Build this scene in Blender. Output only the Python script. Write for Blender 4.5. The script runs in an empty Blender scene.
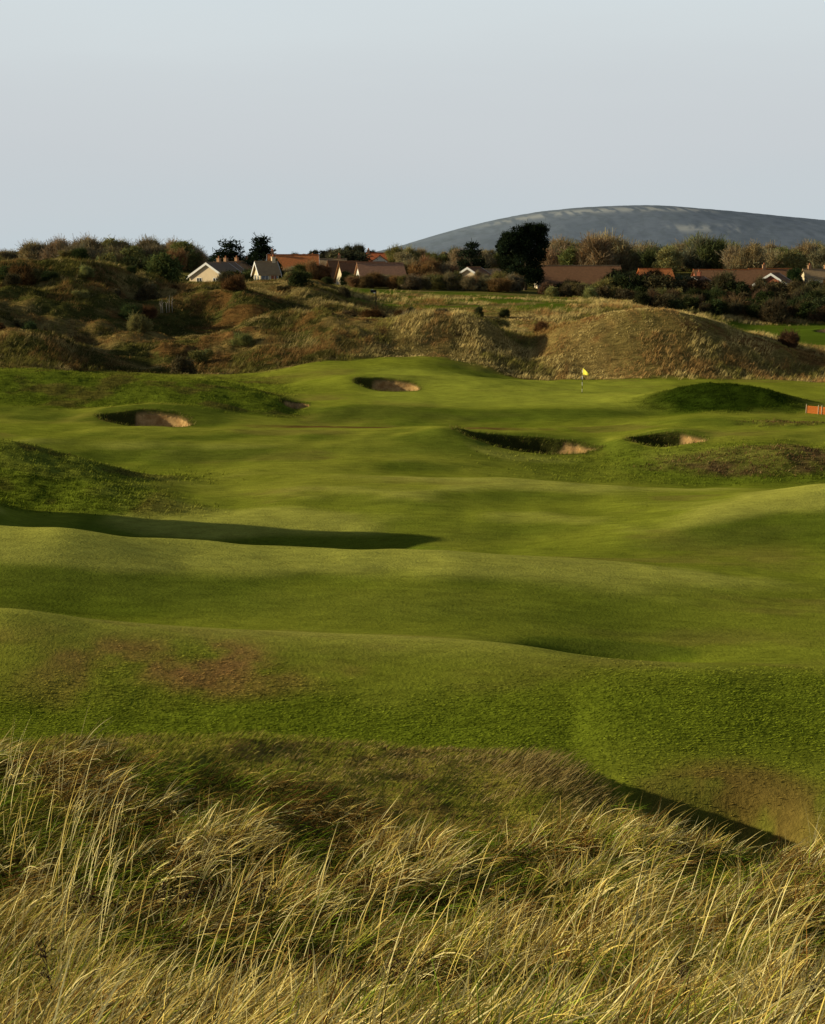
import bpy, bmesh, math, random
import numpy as np
from mathutils import Vector, Matrix

random.seed(7)
rng = np.random.default_rng(7)
PI = math.pi
C = bpy.context.scene.collection
F = 1500.0                      # focal length in pixels of an 825 x 1024 picture
PITCH = math.atan(257.0 / F)    # horizon 257 px above the picture centre
ZOFF = 13.0                     # eye height above the datum
CP, SP = math.cos(PITCH), math.sin(PITCH)

# ------------------------------------------------------------------ helpers
def slope(py):                  # drop per metre of forward distance for a picture row
    return math.tan(PITCH + math.atan((py - 512.0) / F))

def s_of(px, py):               # sideways per metre of forward distance
    v = (512.0 - py) / F
    return (px - 412.5) / F / (CP + v * SP)

def smooth(a, b, x):
    t = np.clip((x - a) / (b - a), 0, 1)
    return t * t * (3 - 2 * t)

def _hash(ix, iy, seed):
    h = (ix.astype(np.int64) * 374761393 + iy.astype(np.int64) * 668265263 + seed * 974711) & 0xFFFFFFFF
    h = ((h ^ (h >> 13)) * 1274126177) & 0xFFFFFFFF
    h = h ^ (h >> 16)
    return (h & 0xFFFF) / 65535.0

def vnoise(x, y, seed=0):
    x = np.asarray(x, float); y = np.asarray(y, float)
    ix = np.floor(x); iy = np.floor(y)
    fx = x - ix; fy = y - iy
    fx = fx * fx * fx * (fx * (fx * 6 - 15) + 10); fy = fy * fy * fy * (fy * (fy * 6 - 15) + 10)
    ix = ix.astype(np.int64); iy = iy.astype(np.int64)
    a = _hash(ix, iy, seed); b = _hash(ix + 1, iy, seed)
    c = _hash(ix, iy + 1, seed); d = _hash(ix + 1, iy + 1, seed)
    return (a * (1 - fx) + b * fx) * (1 - fy) + (c * (1 - fx) + d * fx) * fy

def fbm(x, y, seed=0, oct=4):
    s = 0; a = 0.5; n = 0
    for k in range(oct):
        s = s + a * vnoise(x, y, seed + k * 17); n += a
        x = np.asarray(x) * 2.03 + 5.1; y = np.asarray(y) * 2.03 + 9.7; a *= 0.5
    return s / n

def pchip_slopes(x, y):
    h = np.diff(x); d = np.diff(y) / h
    m = np.zeros_like(y)
    for i in range(1, len(x) - 1):
        if d[i-1] * d[i] > 0:
            w1 = 2 * h[i] + h[i-1]; w2 = h[i] + 2 * h[i-1]
            m[i] = (w1 + w2) / (w1 / d[i-1] + w2 / d[i])
    m[0] = d[0]; m[-1] = d[-1]
    return m

def pchip(x, y, q):
    x = np.asarray(x, float); y = np.asarray(y, float)
    m = pchip_slopes(x, y)
    q = np.clip(q, x[0], x[-1])
    i = np.clip(np.searchsorted(x, q) - 1, 0, len(x) - 2)
    h = x[i+1] - x[i]; t = (q - x[i]) / h
    return ((1 + 2*t) * (1-t)**2 * y[i] + t * (1-t)**2 * h * m[i]
            + t*t * (3 - 2*t) * y[i+1] + t*t * (t - 1) * h * m[i+1])

# ------------------------------------------------------------------ materials
def new_mat(name):
    m = bpy.data.materials.new(name); m.use_nodes = True
    nt = m.node_tree; nt.nodes.clear()
    out = nt.nodes.new('ShaderNodeOutputMaterial')
    return m, nt, out

def N(nt, kind, **kw):
    n = nt.nodes.new(kind)
    for k, v in kw.items():
        if k.startswith('i_'):
            n.inputs[k[2:].replace('_', ' ')].default_value = v
        else:
            setattr(n, k, v)
    return n

def mathn(nt, op, a, b=None, c=None):
    n = nt.nodes.new('ShaderNodeMath'); n.operation = op
    for i, v in enumerate((a, b, c)):
        if v is None: continue
        if isinstance(v, (int, float)): n.inputs[i].default_value = v
        else: nt.links.new(v, n.inputs[i])
    return n.outputs[0]

def vmul(nt, col, fac):
    n = nt.nodes.new('ShaderNodeVectorMath'); n.operation = 'SCALE'
    nt.links.new(col, n.inputs[0])
    if isinstance(fac, (int, float)): n.inputs['Scale'].default_value = fac
    else: nt.links.new(fac, n.inputs['Scale'])
    return n.outputs[0]

def noise_out(nt, vec, scale, detail=3, rough=0.6):
    n = N(nt, 'ShaderNodeTexNoise'); n.inputs['Scale'].default_value = scale
    n.inputs['Detail'].default_value = detail; n.inputs['Roughness'].default_value = rough
    nt.links.new(vec, n.inputs['Vector'])
    return n.outputs['Fac']

def principled(nt, out, rough=0.9, spec=0.1):
    b = N(nt, 'ShaderNodeBsdfPrincipled')
    b.inputs['Roughness'].default_value = rough
    b.inputs['Specular IOR Level'].default_value = spec
    nt.links.new(b.outputs[0], out.inputs[0])
    return b

def plain(name, col, rough=0.8, spec=0.2, var=0.35, scale=4.0, bump=0.0):
    m, nt, out = new_mat(name)
    b = principled(nt, out, rough, spec)
    tc = N(nt, 'ShaderNodeTexCoord')
    n = noise_out(nt, tc.outputs['Object'], scale, 4)
    f = mathn(nt, 'MULTIPLY_ADD', n, 2 * var, 1 - var)
    rgb = N(nt, 'ShaderNodeRGB'); rgb.outputs[0].default_value = (*col, 1)
    nt.links.new(vmul(nt, rgb.outputs[0], f), b.inputs['Base Color'])
    if bump:
        bp = N(nt, 'ShaderNodeBump'); bp.inputs['Strength'].default_value = 1
        bp.inputs['Distance'].default_value = bump
        nt.links.new(n, bp.inputs['Height']); nt.links.new(bp.outputs[0], b.inputs['Normal'])
    return m

def leafy(name, transl=0.35, use_obj=False, spec=0.15, rough=0.55):
    m, nt, out = new_mat(name)
    a = N(nt, 'ShaderNodeAttribute', attribute_name='Col')
    col = a.outputs['Color']
    if use_obj:
        oi = N(nt, 'ShaderNodeObjectInfo')
        mx = N(nt, 'ShaderNodeVectorMath', operation='MULTIPLY')
        nt.links.new(col, mx.inputs[0]); nt.links.new(oi.outputs['Color'], mx.inputs[1])
        col = mx.outputs[0]
    b = N(nt, 'ShaderNodeBsdfPrincipled')
    b.inputs['Roughness'].default_value = rough; b.inputs['Specular IOR Level'].default_value = spec
    t = N(nt, 'ShaderNodeBsdfTranslucent')
    ms = N(nt, 'ShaderNodeMixShader'); ms.inputs[0].default_value = transl
    nt.links.new(col, b.inputs['Base Color']); nt.links.new(col, t.inputs['Color'])
    nt.links.new(b.outputs[0], ms.inputs[1]); nt.links.new(t.outputs[0], ms.inputs[2])
    nt.links.new(ms.outputs[0], out.inputs[0])
    return m

def ground_mat():
    m, nt, out = new_mat('turf')
    b = principled(nt, out, 1.0, 0.0)
    tc = N(nt, 'ShaderNodeTexCoord'); P = tc.outputs['Object']
    col = N(nt, 'ShaderNodeAttribute', attribute_name='Col').outputs['Color']
    rg = N(nt, 'ShaderNodeAttribute', attribute_name='rough').outputs['Fac']
    n1 = noise_out(nt, P, 9.0, 4, 0.7)
    mp = N(nt, 'ShaderNodeMapping'); mp.inputs['Scale'].default_value = (.55, 1.5, 1.0); mp.inputs['Rotation'].default_value = (0, 0, .25)
    nt.links.new(P, mp.inputs['Vector'])
    n2 = noise_out(nt, mp.outputs['Vector'], 1.6, 5, 0.7)
    n3 = noise_out(nt, P, 0.22, 3, 0.6)
    amp = mathn(nt, 'MULTIPLY_ADD', rg, 1.0, 0.75)
    f = mathn(nt, 'ADD', mathn(nt, 'MULTIPLY', mathn(nt, 'SUBTRACT', n1, 0.5), 0.9),
              mathn(nt, 'MULTIPLY', mathn(nt, 'SUBTRACT', n2, 0.5), 1.5))
    f = mathn(nt, 'MULTIPLY_ADD', f, amp, 1.0)
    f = mathn(nt, 'MULTIPLY', f, mathn(nt, 'MULTIPLY_ADD', n3, 0.5, 0.75))
    f = mathn(nt, 'MAXIMUM', f, 0.2)
    nt.links.new(vmul(nt, col, f), b.inputs['Base Color'])
    h = mathn(nt, 'ADD', mathn(nt, 'MULTIPLY', n1, 0.45), n2)
    bp = N(nt, 'ShaderNodeBump'); bp.inputs['Strength'].default_value = 1.0
    nt.links.new(mathn(nt, 'MULTIPLY_ADD', rg, 0.18, 0.06), bp.inputs['Distance'])
    nt.links.new(h, bp.inputs['Height']); nt.links.new(bp.outputs[0], b.inputs['Normal'])
    return m

def sand_mat():
    m, nt, out = new_mat('bunker_sand')
    b = principled(nt, out, 0.95, 0.1)
    tc = N(nt, 'ShaderNodeTexCoord'); P = tc.outputs['Object']
    n = noise_out(nt, P, 1.6, 5, 0.7)
    cr = N(nt, 'ShaderNodeValToRGB')
    cr.color_ramp.elements[0].position = 0.38; cr.color_ramp.elements[0].color = (0.30, 0.165, 0.055, 1)
    cr.color_ramp.elements[1].position = 0.62; cr.color_ramp.elements[1].color = (0.55, 0.345, 0.135, 1)
    nt.links.new(n, cr.inputs[0]); nt.links.new(cr.outputs[0], b.inputs['Base Color'])
    bp = N(nt, 'ShaderNodeBump'); bp.inputs['Strength'].default_value = 1; bp.inputs['Distance'].default_value = 0.06
    nt.links.new(n, bp.inputs['Height']); nt.links.new(bp.outputs[0], b.inputs['Normal'])
    return m

# ------------------------------------------------------------------ mesh from arrays
def mesh_np(name, verts, quads=None, tris=None, col=None, rough=None, smooth_shade=True):
    me = bpy.data.meshes.new(name)
    verts = np.asarray(verts, np.float32)
    loops = []; starts = []; n = 0
    if quads is not None and len(quads):
        q = np.asarray(quads, np.int32); loops.append(q.ravel()); starts.append(np.arange(len(q), dtype=np.int32) * 4)
        n = len(q) * 4
    if tris is not None and len(tris):
        t = np.asarray(tris, np.int32); loops.append(t.ravel()); starts.append(n + np.arange(len(t), dtype=np.int32) * 3)
    loops = np.concatenate(loops); starts = np.concatenate(starts)
    me.vertices.add(len(verts)); me.vertices.foreach_set('co', verts.ravel())
    me.loops.add(len(loops)); me.loops.foreach_set('vertex_index', loops)
    me.polygons.add(len(starts)); me.polygons.foreach_set('loop_start', starts)
    me.polygons.foreach_set('use_smooth', np.full(len(starts), smooth_shade, dtype=bool))
    if col is not None:
        a = me.attributes.new('Col', 'FLOAT_COLOR', 'POINT')
        c4 = np.ones((len(verts), 4), np.float32); c4[:, :3] = col
        a.data.foreach_set('color', c4.ravel())
    if rough is not None:
        a = me.attributes.new('rough', 'FLOAT', 'POINT')
        a.data.foreach_set('value', np.asarray(rough, np.float32).ravel())
    me.update(calc_edges=True)
    return me

def link(name, me, mat=None, parent=None):
    o = bpy.data.objects.new(name, me); C.objects.link(o)
    if mat is not None and not me.materials: me.materials.append(mat)
    if parent is not None: o.parent = parent
    return o

def tag(o, label=None, cat=None, group=None, kind=None):
    if label: o['label'] = label
    if cat: o['category'] = cat
    if group: o['group'] = group
    if kind: o['kind'] = kind
    return o

def empty(name, loc, rz=0.0, **kw):
    o = bpy.data.objects.new(name, None); C.objects.link(o)
    o.location = loc; o.rotation_euler = (0, 0, rz); o.empty_display_size = 0.3
    return tag(o, **kw)

def copy_thing(root, loc, rz, scale):
    r = root.copy(); C.objects.link(r)
    r.location = loc; r.rotation_euler = (0, 0, rz); r.scale = scale
    kids = []
    for ch in list(root.children):
        c = ch.copy(); C.objects.link(c); c.parent = r; kids.append(c)
    return r, kids

# ------------------------------------------------------------------ terrain
# feature lines, near to far: (px, distance, row) or (px, distance, -z below eye)
L = []
PXF = (-400, 1250)
def line(*pts): L.append(pts)
line((-400, .5, -1.7), (1250, .5, -1.7))
line((-400, 4, -2.9), (1250, 4, -2.9))
line((-400, 8, -4.75), (400, 8, -4.75), (1250, 8, -4.85))
line((-400, 13, -6.45), (0, 13, -6.5), (300, 13, -6.55), (600, 12.5, -6.4), (825, 12, -6.2), (1250, 12, -6.2))
line((-400, 16.5, -7.1), (0, 16.5, -7.2), (300, 17, -7.35), (500, 16.5, -7.3), (650, 15, -6.95), (825, 14.5, -6.8), (1250, 14.5, -6.8))
line((-400, 20, 760), (0, 20, 765), (70, 20.4, 758), (150, 21, 754), (250, 21.5, 752), (400, 22, 758), (500, 22, 764), (560, 21.4, 775), (600, 20.4, 803), (650, 19, 845), (720, 18, 868), (825, 17.5, 868), (1250, 17, 870))
line((-400, 27, -9.3), (0, 27, -9.4), (300, 27.5, -9.45), (450, 27.5, -9.6), (510, 27.5, -9.9), (560, 27.5, -10.5), (590, 27.5, -11.6), (625, 27.5, -13.2), (700, 27, -13.5), (825, 27, -12.6), (1250, 27, -12.2))  # left part: unseen plateau behind the crest, raised to shade the hollow
line((-400, 33.8, -11.5), (0, 33.8, -11.5), (300, 33.8, -11.45), (450, 33.8, -11.55), (505, 33.7, -11.5), (545, 33.4, -11.7), (578, 32.4, -12.2), (612, 32.9, -13.4), (645, 32.85, -13.7), (720, 32.7, -13.75), (775, 32.2, -13.5), (825, 31.6, -13.2), (1250, 30.5, -12.8))
line((-400, 36.8, -11.95), (0, 36.8, -11.95), (300, 36.8, -11.92), (450, 36.6, -11.92), (505, 36.3, -11.93), (560, 35.2, -12.0), (630, 33.6, 785), (720, 33.5, 785), (825, 33.2, 790), (1250, 33, 788))
line((-400, 43, 606), (0, 43, 610), (100, 43, 622), (240, 43, 633), (400, 43, 641), (520, 42.5, 650), (600, 41.5, 663), (700, 40.7, 673), (825, 40, 687), (1250, 40, 690))
line((-400, 47, -11.2), (0, 47, -11.4), (100, 47, -11.7), (300, 47, -11.75), (420, 47, -11.85), (500, 46.7, -12.0), (580, 46, -12.25), (640, 46, -12.4), (700, 46, -12.4), (825, 46, -12.35), (1250, 46, -12.35))
line((-400, 56, 524), (0, 56, 527), (50, 56, 527), (100, 56, 533), (200, 57, 543), (330, 57, 551), (440, 57, 552), (500, 57, 557), (640, 57, 566), (700, 57, 570), (825, 57, 578), (1250, 57, 585))
line((-400, 63, -12.2), (0, 63, -11.9), (60, 63, -12.4), (110, 63, -13.4), (200, 63.5, -13.9), (300, 63.5, -13.7), (380, 63, -13.2), (440, 62.3, -12.75), (500, 61.5, -12.45), (560, 61, -12.35), (700, 62, -12.3), (825, 62, -12.2), (1250, 63, -12))
line((-400, 70, 523), (0, 70, 523), (100, 70, 516), (200, 70, 517), (300, 69, 525), (400, 66.5, 538), (440, 65, 545), (500, 64.5, 547), (560, 65, 541), (640, 67, 526), (700, 68.5, 513), (760, 70.5, 500), (825, 72, 487), (1250, 73, 470))
line((-400, 81, 432), (0, 81, 441), (70, 81, 456), (140, 81, 474), (220, 81, 484), (310, 80, 479), (400, 80, 479), (500, 80, 483), (600, 80, 488), (700, 80, 491), (825, 79.5, 491), (1250, 80, 492))
line((-400, 87, -11.5), (0, 87, -11.9), (130, 87, -12.7), (300, 87, 469), (400, 87, 470), (500, 87, 477), (600, 87, 484), (825, 87, 483), (1250, 87, 483))
line((-400, 101, 424), (0, 101, 426), (130, 101, 428), (300, 101, 430), (400, 101, 431), (450, 100, 436), (500, 98, 446), (560, 97, 455), (600, 97, 457), (640, 97, 452), (700, 97, 446), (760, 97, 442), (825, 97, 444), (1250, 97, 446))
line((-400, 107, 420), (0, 107, 421), (150, 107, 426), (300, 107, 427), (450, 107, 427), (500, 106, 430), (600, 106, 432), (700, 106, 427), (825, 106, 425), (1250, 106, 425))
line((-400, 113, 400), (0, 113, 404), (100, 113, 408), (180, 113, 408), (250, 113, 413), (300, 113, 418), (450, 114, 419), (600, 114, 421), (700, 114, 417), (825, 114, 417), (1250, 114, 417))
line((-400, 122, 362), (0, 122, 370), (100, 122, 376), (200, 121, 385), (260, 119, 396), (300, 118, 408), (360, 119, 404), (450, 119, 406), (600, 119, 407), (700, 120, 406), (825, 121, 408), (1250, 121, 408))
line((-400, 134, 368), (0, 134, 376), (100, 134, 380), (200, 134, 388), (300, 134, 390), (400, 134, 391), (500, 134, 391), (600, 134, 392), (700, 134, 393), (825, 135, 394), (1250, 135, 394))
line((-400, 147, 340), (0, 147, 348), (40, 147, 352), (90, 147, 366), (150, 148, 371), (250, 149, 372), (330, 151, 360), (420, 153, 357), (470, 152, 364), (530, 150, 376), (600, 150, 379), (700, 150, 379), (825, 152, 380), (1250, 152, 380))
line((-400, 164, 312), (0, 164, 318), (90, 164, 335), (150, 164, 334), (250, 163, 338), (300, 163, 335), (340, 165, 327), (380, 166, 326), (430, 166, 325), (480, 166, 330), (528, 165, 338), (560, 165, 330), (600, 164, 322), (650, 163, 316), (700, 162, 325), (760, 161, 344), (825, 161, 360), (1250, 161, 366))
line((-400, 182, 280), (0, 182, 285), (90, 182, 297), (150, 184, 312), (250, 186, 310), (330, 188, 308), (400, 187, -9.0), (600, 187, -9.4), (700, 187, -10.2), (825, 188, 341), (1250, 188, 345))
line((-400, 205, 252), (0, 205, 254), (60, 205, 256), (100, 207, 266), (130, 210, 281), (170, 213, 294), (205, 213, 288), (240, 214, 284), (300, 214, 283), (330, 214, 290), (360, 214, 304), (420, 214, 306), (600, 214, 306), (700, 214, 318), (760, 214, 328), (825, 216, 326), (1250, 216, 325))
line((-400, 240, -2.0), (0, 240, -2.4), (100, 240, -3.6), (180, 240, -4.8), (300, 240, -4.9), (400, 240, 291), (500, 240, 294), (600, 240, -6.7), (700, 240, -7.4), (825, 240, -7.6), (1250, 240, -7.6))
line((-400, 300, -2.0), (0, 300, -2.4), (180, 300, -4.4), (300, 300, -5.3), (400, 300, -5.2), (600, 300, -6.2), (825, 300, -6.6), (1250, 300, -6.6))
line((-400, 440, -3.0), (300, 440, -2.2), (400, 440, -2.2), (600, 440, -3.5), (825, 440, -3.5), (1250, 440, -3.5))
line((-400, 900, -6), (1250, 900, -6))
line((-400, 2500, -11), (1250, 2500, -11))
line((-400, 9000, -13), (1250, 9000, -13))

pxcols = np.concatenate([np.linspace(-1400, -140, 40)[:-1], np.arange(-140, 966, 1.5), np.linspace(966, 2200, 40)[1:]])
S = (pxcols - 412.5) / F
def rows(*seg):
    out = [np.array([0.6])]
    for a, b, st in seg:
        out.append(np.arange(a, b, st))
    return np.concatenate(out)
DR = rows((0.8, 4, .3), (4, 24, .1), (24, 48, .11), (48, 96, .18), (96, 100, .1), (100, 112, .1), (112, 117, .2), (117, 121, .1), (121, 133.5, .2), (133.5, 139, .1), (139, 155, .2), (155, 240, .42), (240, 460, 3))
DR = np.concatenate([DR, np.geomspace(460, 9000, 60)])
K = len(L)
KD = np.zeros((K, len(S))); KZ = np.zeros((K, len(S)))
for k, pts in enumerate(L):
    ss, dd, zz = [], [], []
    for px, D, v in pts:
        if v < 0:
            z = v; py = 512 + F * math.tan(math.atan(-v / D) - PITCH)
        else:
            py = v; z = -slope(v) * D
        ss.append(s_of(px, py)); dd.append(D); zz.append(z)
    KD[k] = pchip(ss, dd, S); KZ[k] = pchip(ss, zz, S)
Z = np.zeros((len(DR), len(S)))
lq = np.log(DR)
for j in range(len(S)):
    Z[:, j] = pchip(np.log(KD[:, j]), KZ[:, j], lq)
# soften along the view rows and across the columns
def blur0(a, n):
    for _ in range(n):
        b = a.copy(); b[1:-1] = 0.25 * a[:-2] + 0.5 * a[1:-1] + 0.25 * a[2:]; a = b
    return a
Z = blur0(Z, 6)
Z = blur0(Z.T, 30).T
X = S[None, :] * DR[:, None]
Y = np.repeat(DR[:, None], len(S), 1)

def xy(px, D, py=None):
    py = 400 if py is None else py
    return s_of(px, py) * D, D

# hummocks and mounds
def bump(px, D, py, h, rx, ry, p=1.0):
    global Z
    cx, cy = xy(px, D, py)
    q = ((X - cx) / rx) ** 2 + ((Y - cy) / ry) ** 2
    Z = Z + h * np.exp(-q ** p)
bump(728, 123, 395, 1.5, 6.2, 3.8, 1.2)
bump(668, 118, 400, -0.5, 3.0, 2.2)
bump(690, 111, 420, 0.35, 5.0, 2.0)
bump(790, 92, 455, 0.55, 7.0, 3.0)
bump(585, 124, 400, -0.12, 7.0, 3.0)
bump(470, 140, 385, 0.5, 7.0, 4.0)
bump(-146, 67.7, 520, 7.7, 4.4, 3.6, 1.0)  # unseen dune left of the view, added to cast the fairway hollow's shadow
bump(450, 164, 325, 1.3, 6.5, 4.5, 1.6)
bump(524, 163, 335, -1.3, 2.6, 6.0, 1.2)
bump(345, 166, 327, 0.9, 4.0, 4.0)
bump(645, 163, 316, 0.7, 7.0, 5.0, 1.5)
bump(606, 45.2, 660, -0.65, 2.6, 1.1, 1.6)
bump(345, 139, 384, 0.5, 4.0, 4.0)
bump(500, 149, 372, -0.7, 5.0, 3.0)
bump(220, 124, 392, 0.5, 5, 3)
bump(450, 111, 424, -0.3, 14, 2)
bump(640, 128, 398, 0.35, 5, 3)

Sx = S[None, :] * np.ones_like(Y)
PXG = Sx * F * 1.008 + 412.5         # picture column of far ground, good beyond 40 m

def ell(px, D, py, rx, ry, n=0.25, seed=3, soft=0.25):
    cx, cy = xy(px, D, py)
    w = n * (fbm(X / 2.5, Y / 2.5, seed, 3) - 0.5) * 2
    q = np.sqrt(((X - cx) / rx) ** 2 + ((Y - cy) / ry) ** 2) + w
    return 1 - smooth(1 - soft, 1 + soft, q), q

# rough dunes behind the green and along the left
baseT = np.interp(PXG, [-400, 0, 60, 110, 200, 260, 330, 420, 530, 600, 700, 825, 1250], [138, 138, 139, 146, 148, 149, 151.5, 153.5, 151, 150.5, 150.5, 151, 151])
wob = (fbm(X / 9, Y / 9, 41, 3) - 0.5) * 7
M_dune = smooth(-1.2, 1.2, Y - baseT + wob * 0.5) * (1 - smooth(228, 240, Y + wob))
# mown ground among them
greenstrip = smooth(330, 350, PXG + wob) * (1 - smooth(560, 600, PXG)) * smooth(205, 214, Y + wob) * (1 - smooth(240, 248, Y + wob))
greenstrip = np.maximum(greenstrip, smooth(705, 735, PXG + wob) * smooth(172, 180, Y + wob) * (1 - smooth(216, 222, Y)))
M_dune = M_dune * (1 - greenstrip * (1 - .7 * smooth(.52, .60, fbm(X / 7, Y / 3.5, 86, 3)) * (1 - smooth(600, 700, PXG))))
hum = fbm(X / 13, Y / 15, 11, 2) - 0.5
hum2 = fbm(X / 3.6, Y / 4.2, 23, 3) - 0.5
leftw = 1 - smooth(300, 420, PXG)
Z += M_dune * (hum * (1.6 + 4.2 * leftw) + hum2 * (0.8 + 0.9 * leftw)) * smooth(142, 160, Y) * (1 - .75 * smooth(188, 204, Y) * smooth(140, 200, PXG))
# rough mounds closer in
wob2 = (fbm(X / 6, Y / 6, 77, 3) - 0.5)
mleft = (1 - smooth(120, 230, PXG + wob2 * 90)) * smooth(69, 72, Y + wob2 * 3) * (1 - smooth(84, 90, Y))
hillL = (1 - smooth(255, 315, PXG + wob2 * 60)) * smooth(111.5, 115, Y + wob2 * 3) * (1 - smooth(140, 150, Y))
heath, _ = ell(790, 91.5, 462, 7.5, 3.2, 0.35, 5, 0.3)
hbank = smooth(440, 640, PXG + wob2 * 60) * smooth(86, 88, Y) * (1 - smooth(95, 99, Y))
mnd, _ = ell(728, 120.8, 398, 6.2, 4.2, 0.3, 6, 0.4)
mnd2, _ = ell(800, 108, 428, 5.0, 2.4, 0.4, 9, 0.3)
bankF = smooth(33.5, 36.5, Y + wob2 * 2) * (1 - smooth(38.5, 42.5, Y + wob2 * 6 + 1.5 * (1 - smooth(300, 700, PXG))))
crestF = smooth(16.5, 18.5, Y) * (1 - smooth(24, 27, Y))
R_ = np.clip(0.75 * mleft + 0.6 * hillL + 0.8 * heath + 0.45 * hbank + 0.7 * mnd + 0.7 * mnd2 + 0.45 * bankF + M_dune, 0, 1)
Z += (fbm(X / 1.6, Y / 1.6, 31, 3) - 0.5) * 0.30 * np.clip(mleft + .8 * hillL + heath + .4 * hbank + mnd * .8 + mnd2 + 0.35 * bankF, 0, 1)
Z += (fbm(X / 6.0, Y / 5.0, 91, 3) - 0.5) * 0.42 * smooth(40, 60, Y) * (1 - smooth(150, 160, Y))
Z += (fbm(X / 0.9, Y / 0.9, 51, 3) - 0.5) * 0.22 * (1 - smooth(24, 28, Y)) * smooth(5, 8, Y)
Z += (fbm(X / 2.8, Y / 2.4, 55, 3) - 0.5) * 0.5 * (1 - smooth(15, 18, Y)) * smooth(5, 8, Y)

# bunkers cut into the turf
SAND = np.zeros(Z.shape, np.int32)
PIT = np.zeros_like(Z); SANDC = np.zeros_like(Z)
def bunker(idx, px, D, py, rx, ry, depth, back=0.6, seed=3, thr=-0.4, lipl=0.25):
    global Z
    bump(px, D + ry * 1.5, py, back, rx * 1.25, ry * 0.9)
    cx, cy = xy(px, D, py)
    Z = Z + lipl * np.exp(-((X - cx + rx * 1.15) / (rx * .55)) ** 2 - ((Y - cy) / (ry * 1.3)) ** 2)
    w = 0.12 * (fbm(X / 1.6, Y / 1.6, seed, 3) - 0.5) * 2
    q = np.sqrt(((X - cx) / rx) ** 2 + ((Y - cy) / ry) ** 2) + w
    near = (q < 1.05) & (Y < cy)
    lip = np.median(Z[near])
    m = 1 - smooth(0.66, 1.04, q)
    Z = Z * (1 - m) + (lip - depth) * m
    edge = (X - cx) / rx + 0.4 * (fbm(X / 1.1, Y / 1.1, seed + 40, 3) - 0.5) * 2
    SAND[(q < 0.90) & (edge > thr)] = idx
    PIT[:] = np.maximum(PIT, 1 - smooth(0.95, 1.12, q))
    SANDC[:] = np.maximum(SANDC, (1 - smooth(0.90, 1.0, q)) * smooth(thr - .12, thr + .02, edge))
BK = [(148, 108.4, 421, 3.3, 2.0, 0.75, 0.6, 3, -0.45, .35),
      (296, 119, 405, 1.2, 1.2, 0.4, 0.3, 4, -0.6, .2),
      (388, 136, 387, 3.0, 2.2, 0.7, 0.45, 5, -0.25, .3),
      (526, 99.2, 446, 4.5, 2.5, 1.3, 0.35, 6, 0.62, .6),
      (668, 99.2, 444, 2.5, 2.1, 1.0, 0.4, 8, 0.55, .45),
      (832, 205, 343, 2.6, 2.0, 0.3, 0.4, 9, -.8, .1)]
for i, b in enumerate(BK): bunker(i + 1, *b)
Zw = Z + ZOFF

def gz(x, y):                       # ground height under a point
    s = x / y
    i = np.clip(np.searchsorted(DR, y) - 1, 0, len(DR) - 2); j = np.clip(np.searchsorted(S, s) - 1, 0, len(S) - 2)
    a = np.clip((y - DR[i]) / (DR[i+1] - DR[i]), 0, 1); b = np.clip((s - S[j]) / (S[j+1] - S[j]), 0, 1)
    return (Zw[i, j] * (1-a) * (1-b) + Zw[i+1, j] * a * (1-b) + Zw[i, j+1] * (1-a) * b + Zw[i+1, j+1] * a * b)

def samp(A, x, y):                  # nearest sample of a ground mask
    i = np.clip(np.searchsorted(DR, y), 0, len(DR) - 1); j = np.clip(np.searchsorted(S, x / y), 0, len(S) - 1)
    return A[i, j]

# ground colours (albedo, with some shade, highlight and haze painted in)
def mixc(c, col, m): return c * (1 - m[..., None]) + np.array(col) * m[..., None]
nA = fbm(X / 14, Y / 9, 61, 4); nB = fbm(X / 3, Y / 3, 62, 4); nC = fbm(X / 0.8, Y / 0.8, 63, 3)
COL = np.zeros(Z.shape + (3,)) + np.array((0.250, 0.274, 0.027))
COL = mixc(COL, (0.31, 0.305, 0.040), smooth(0.42, 0.68, nA) * 0.55)
COL = mixc(COL, (0.15, 0.185, 0.012), smooth(0.5, 0.75, nB) * 0.25)
COL = mixc(COL, (0.235, 0.175, 0.045), smooth(0.56, 0.74, fbm(X / 7, Y / 4, 64, 5)) * 0.45)
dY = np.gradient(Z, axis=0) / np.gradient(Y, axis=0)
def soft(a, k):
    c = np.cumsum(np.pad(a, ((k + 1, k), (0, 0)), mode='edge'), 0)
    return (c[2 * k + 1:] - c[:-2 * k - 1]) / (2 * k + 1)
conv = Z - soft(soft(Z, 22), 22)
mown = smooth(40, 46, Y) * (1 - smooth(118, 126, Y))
COL = mixc(COL, (0.100, 0.140, 0.014), smooth(.015, .13, soft(dY, 6)) * mown * .72)  # shade of camera-facing slopes painted in as darker green turf
COL = mixc(COL, (0.52, 0.49, 0.095), smooth(.02, .16, conv) * mown * .6 * (1 - smooth(93, 97, Y)))  # sunlit crest highlights painted in as pale dry turf
COL = mixc(COL, (0.14, 0.18, 0.012), smooth(.05, .30, -conv) * mown * .5)  # hollows darkened, shade painted in as greener turf
green = smooth(330, 400, PXG) * (1 - smooth(640, 690, PXG)) * smooth(117, 121, Y) * (1 - smooth(146, 149, Y))
COL = mixc(COL, (0.35, 0.375, 0.045), green * 0.75)
COL = mixc(COL, (0.16, 0.205, 0.014), bankF * 0.8)
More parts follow.
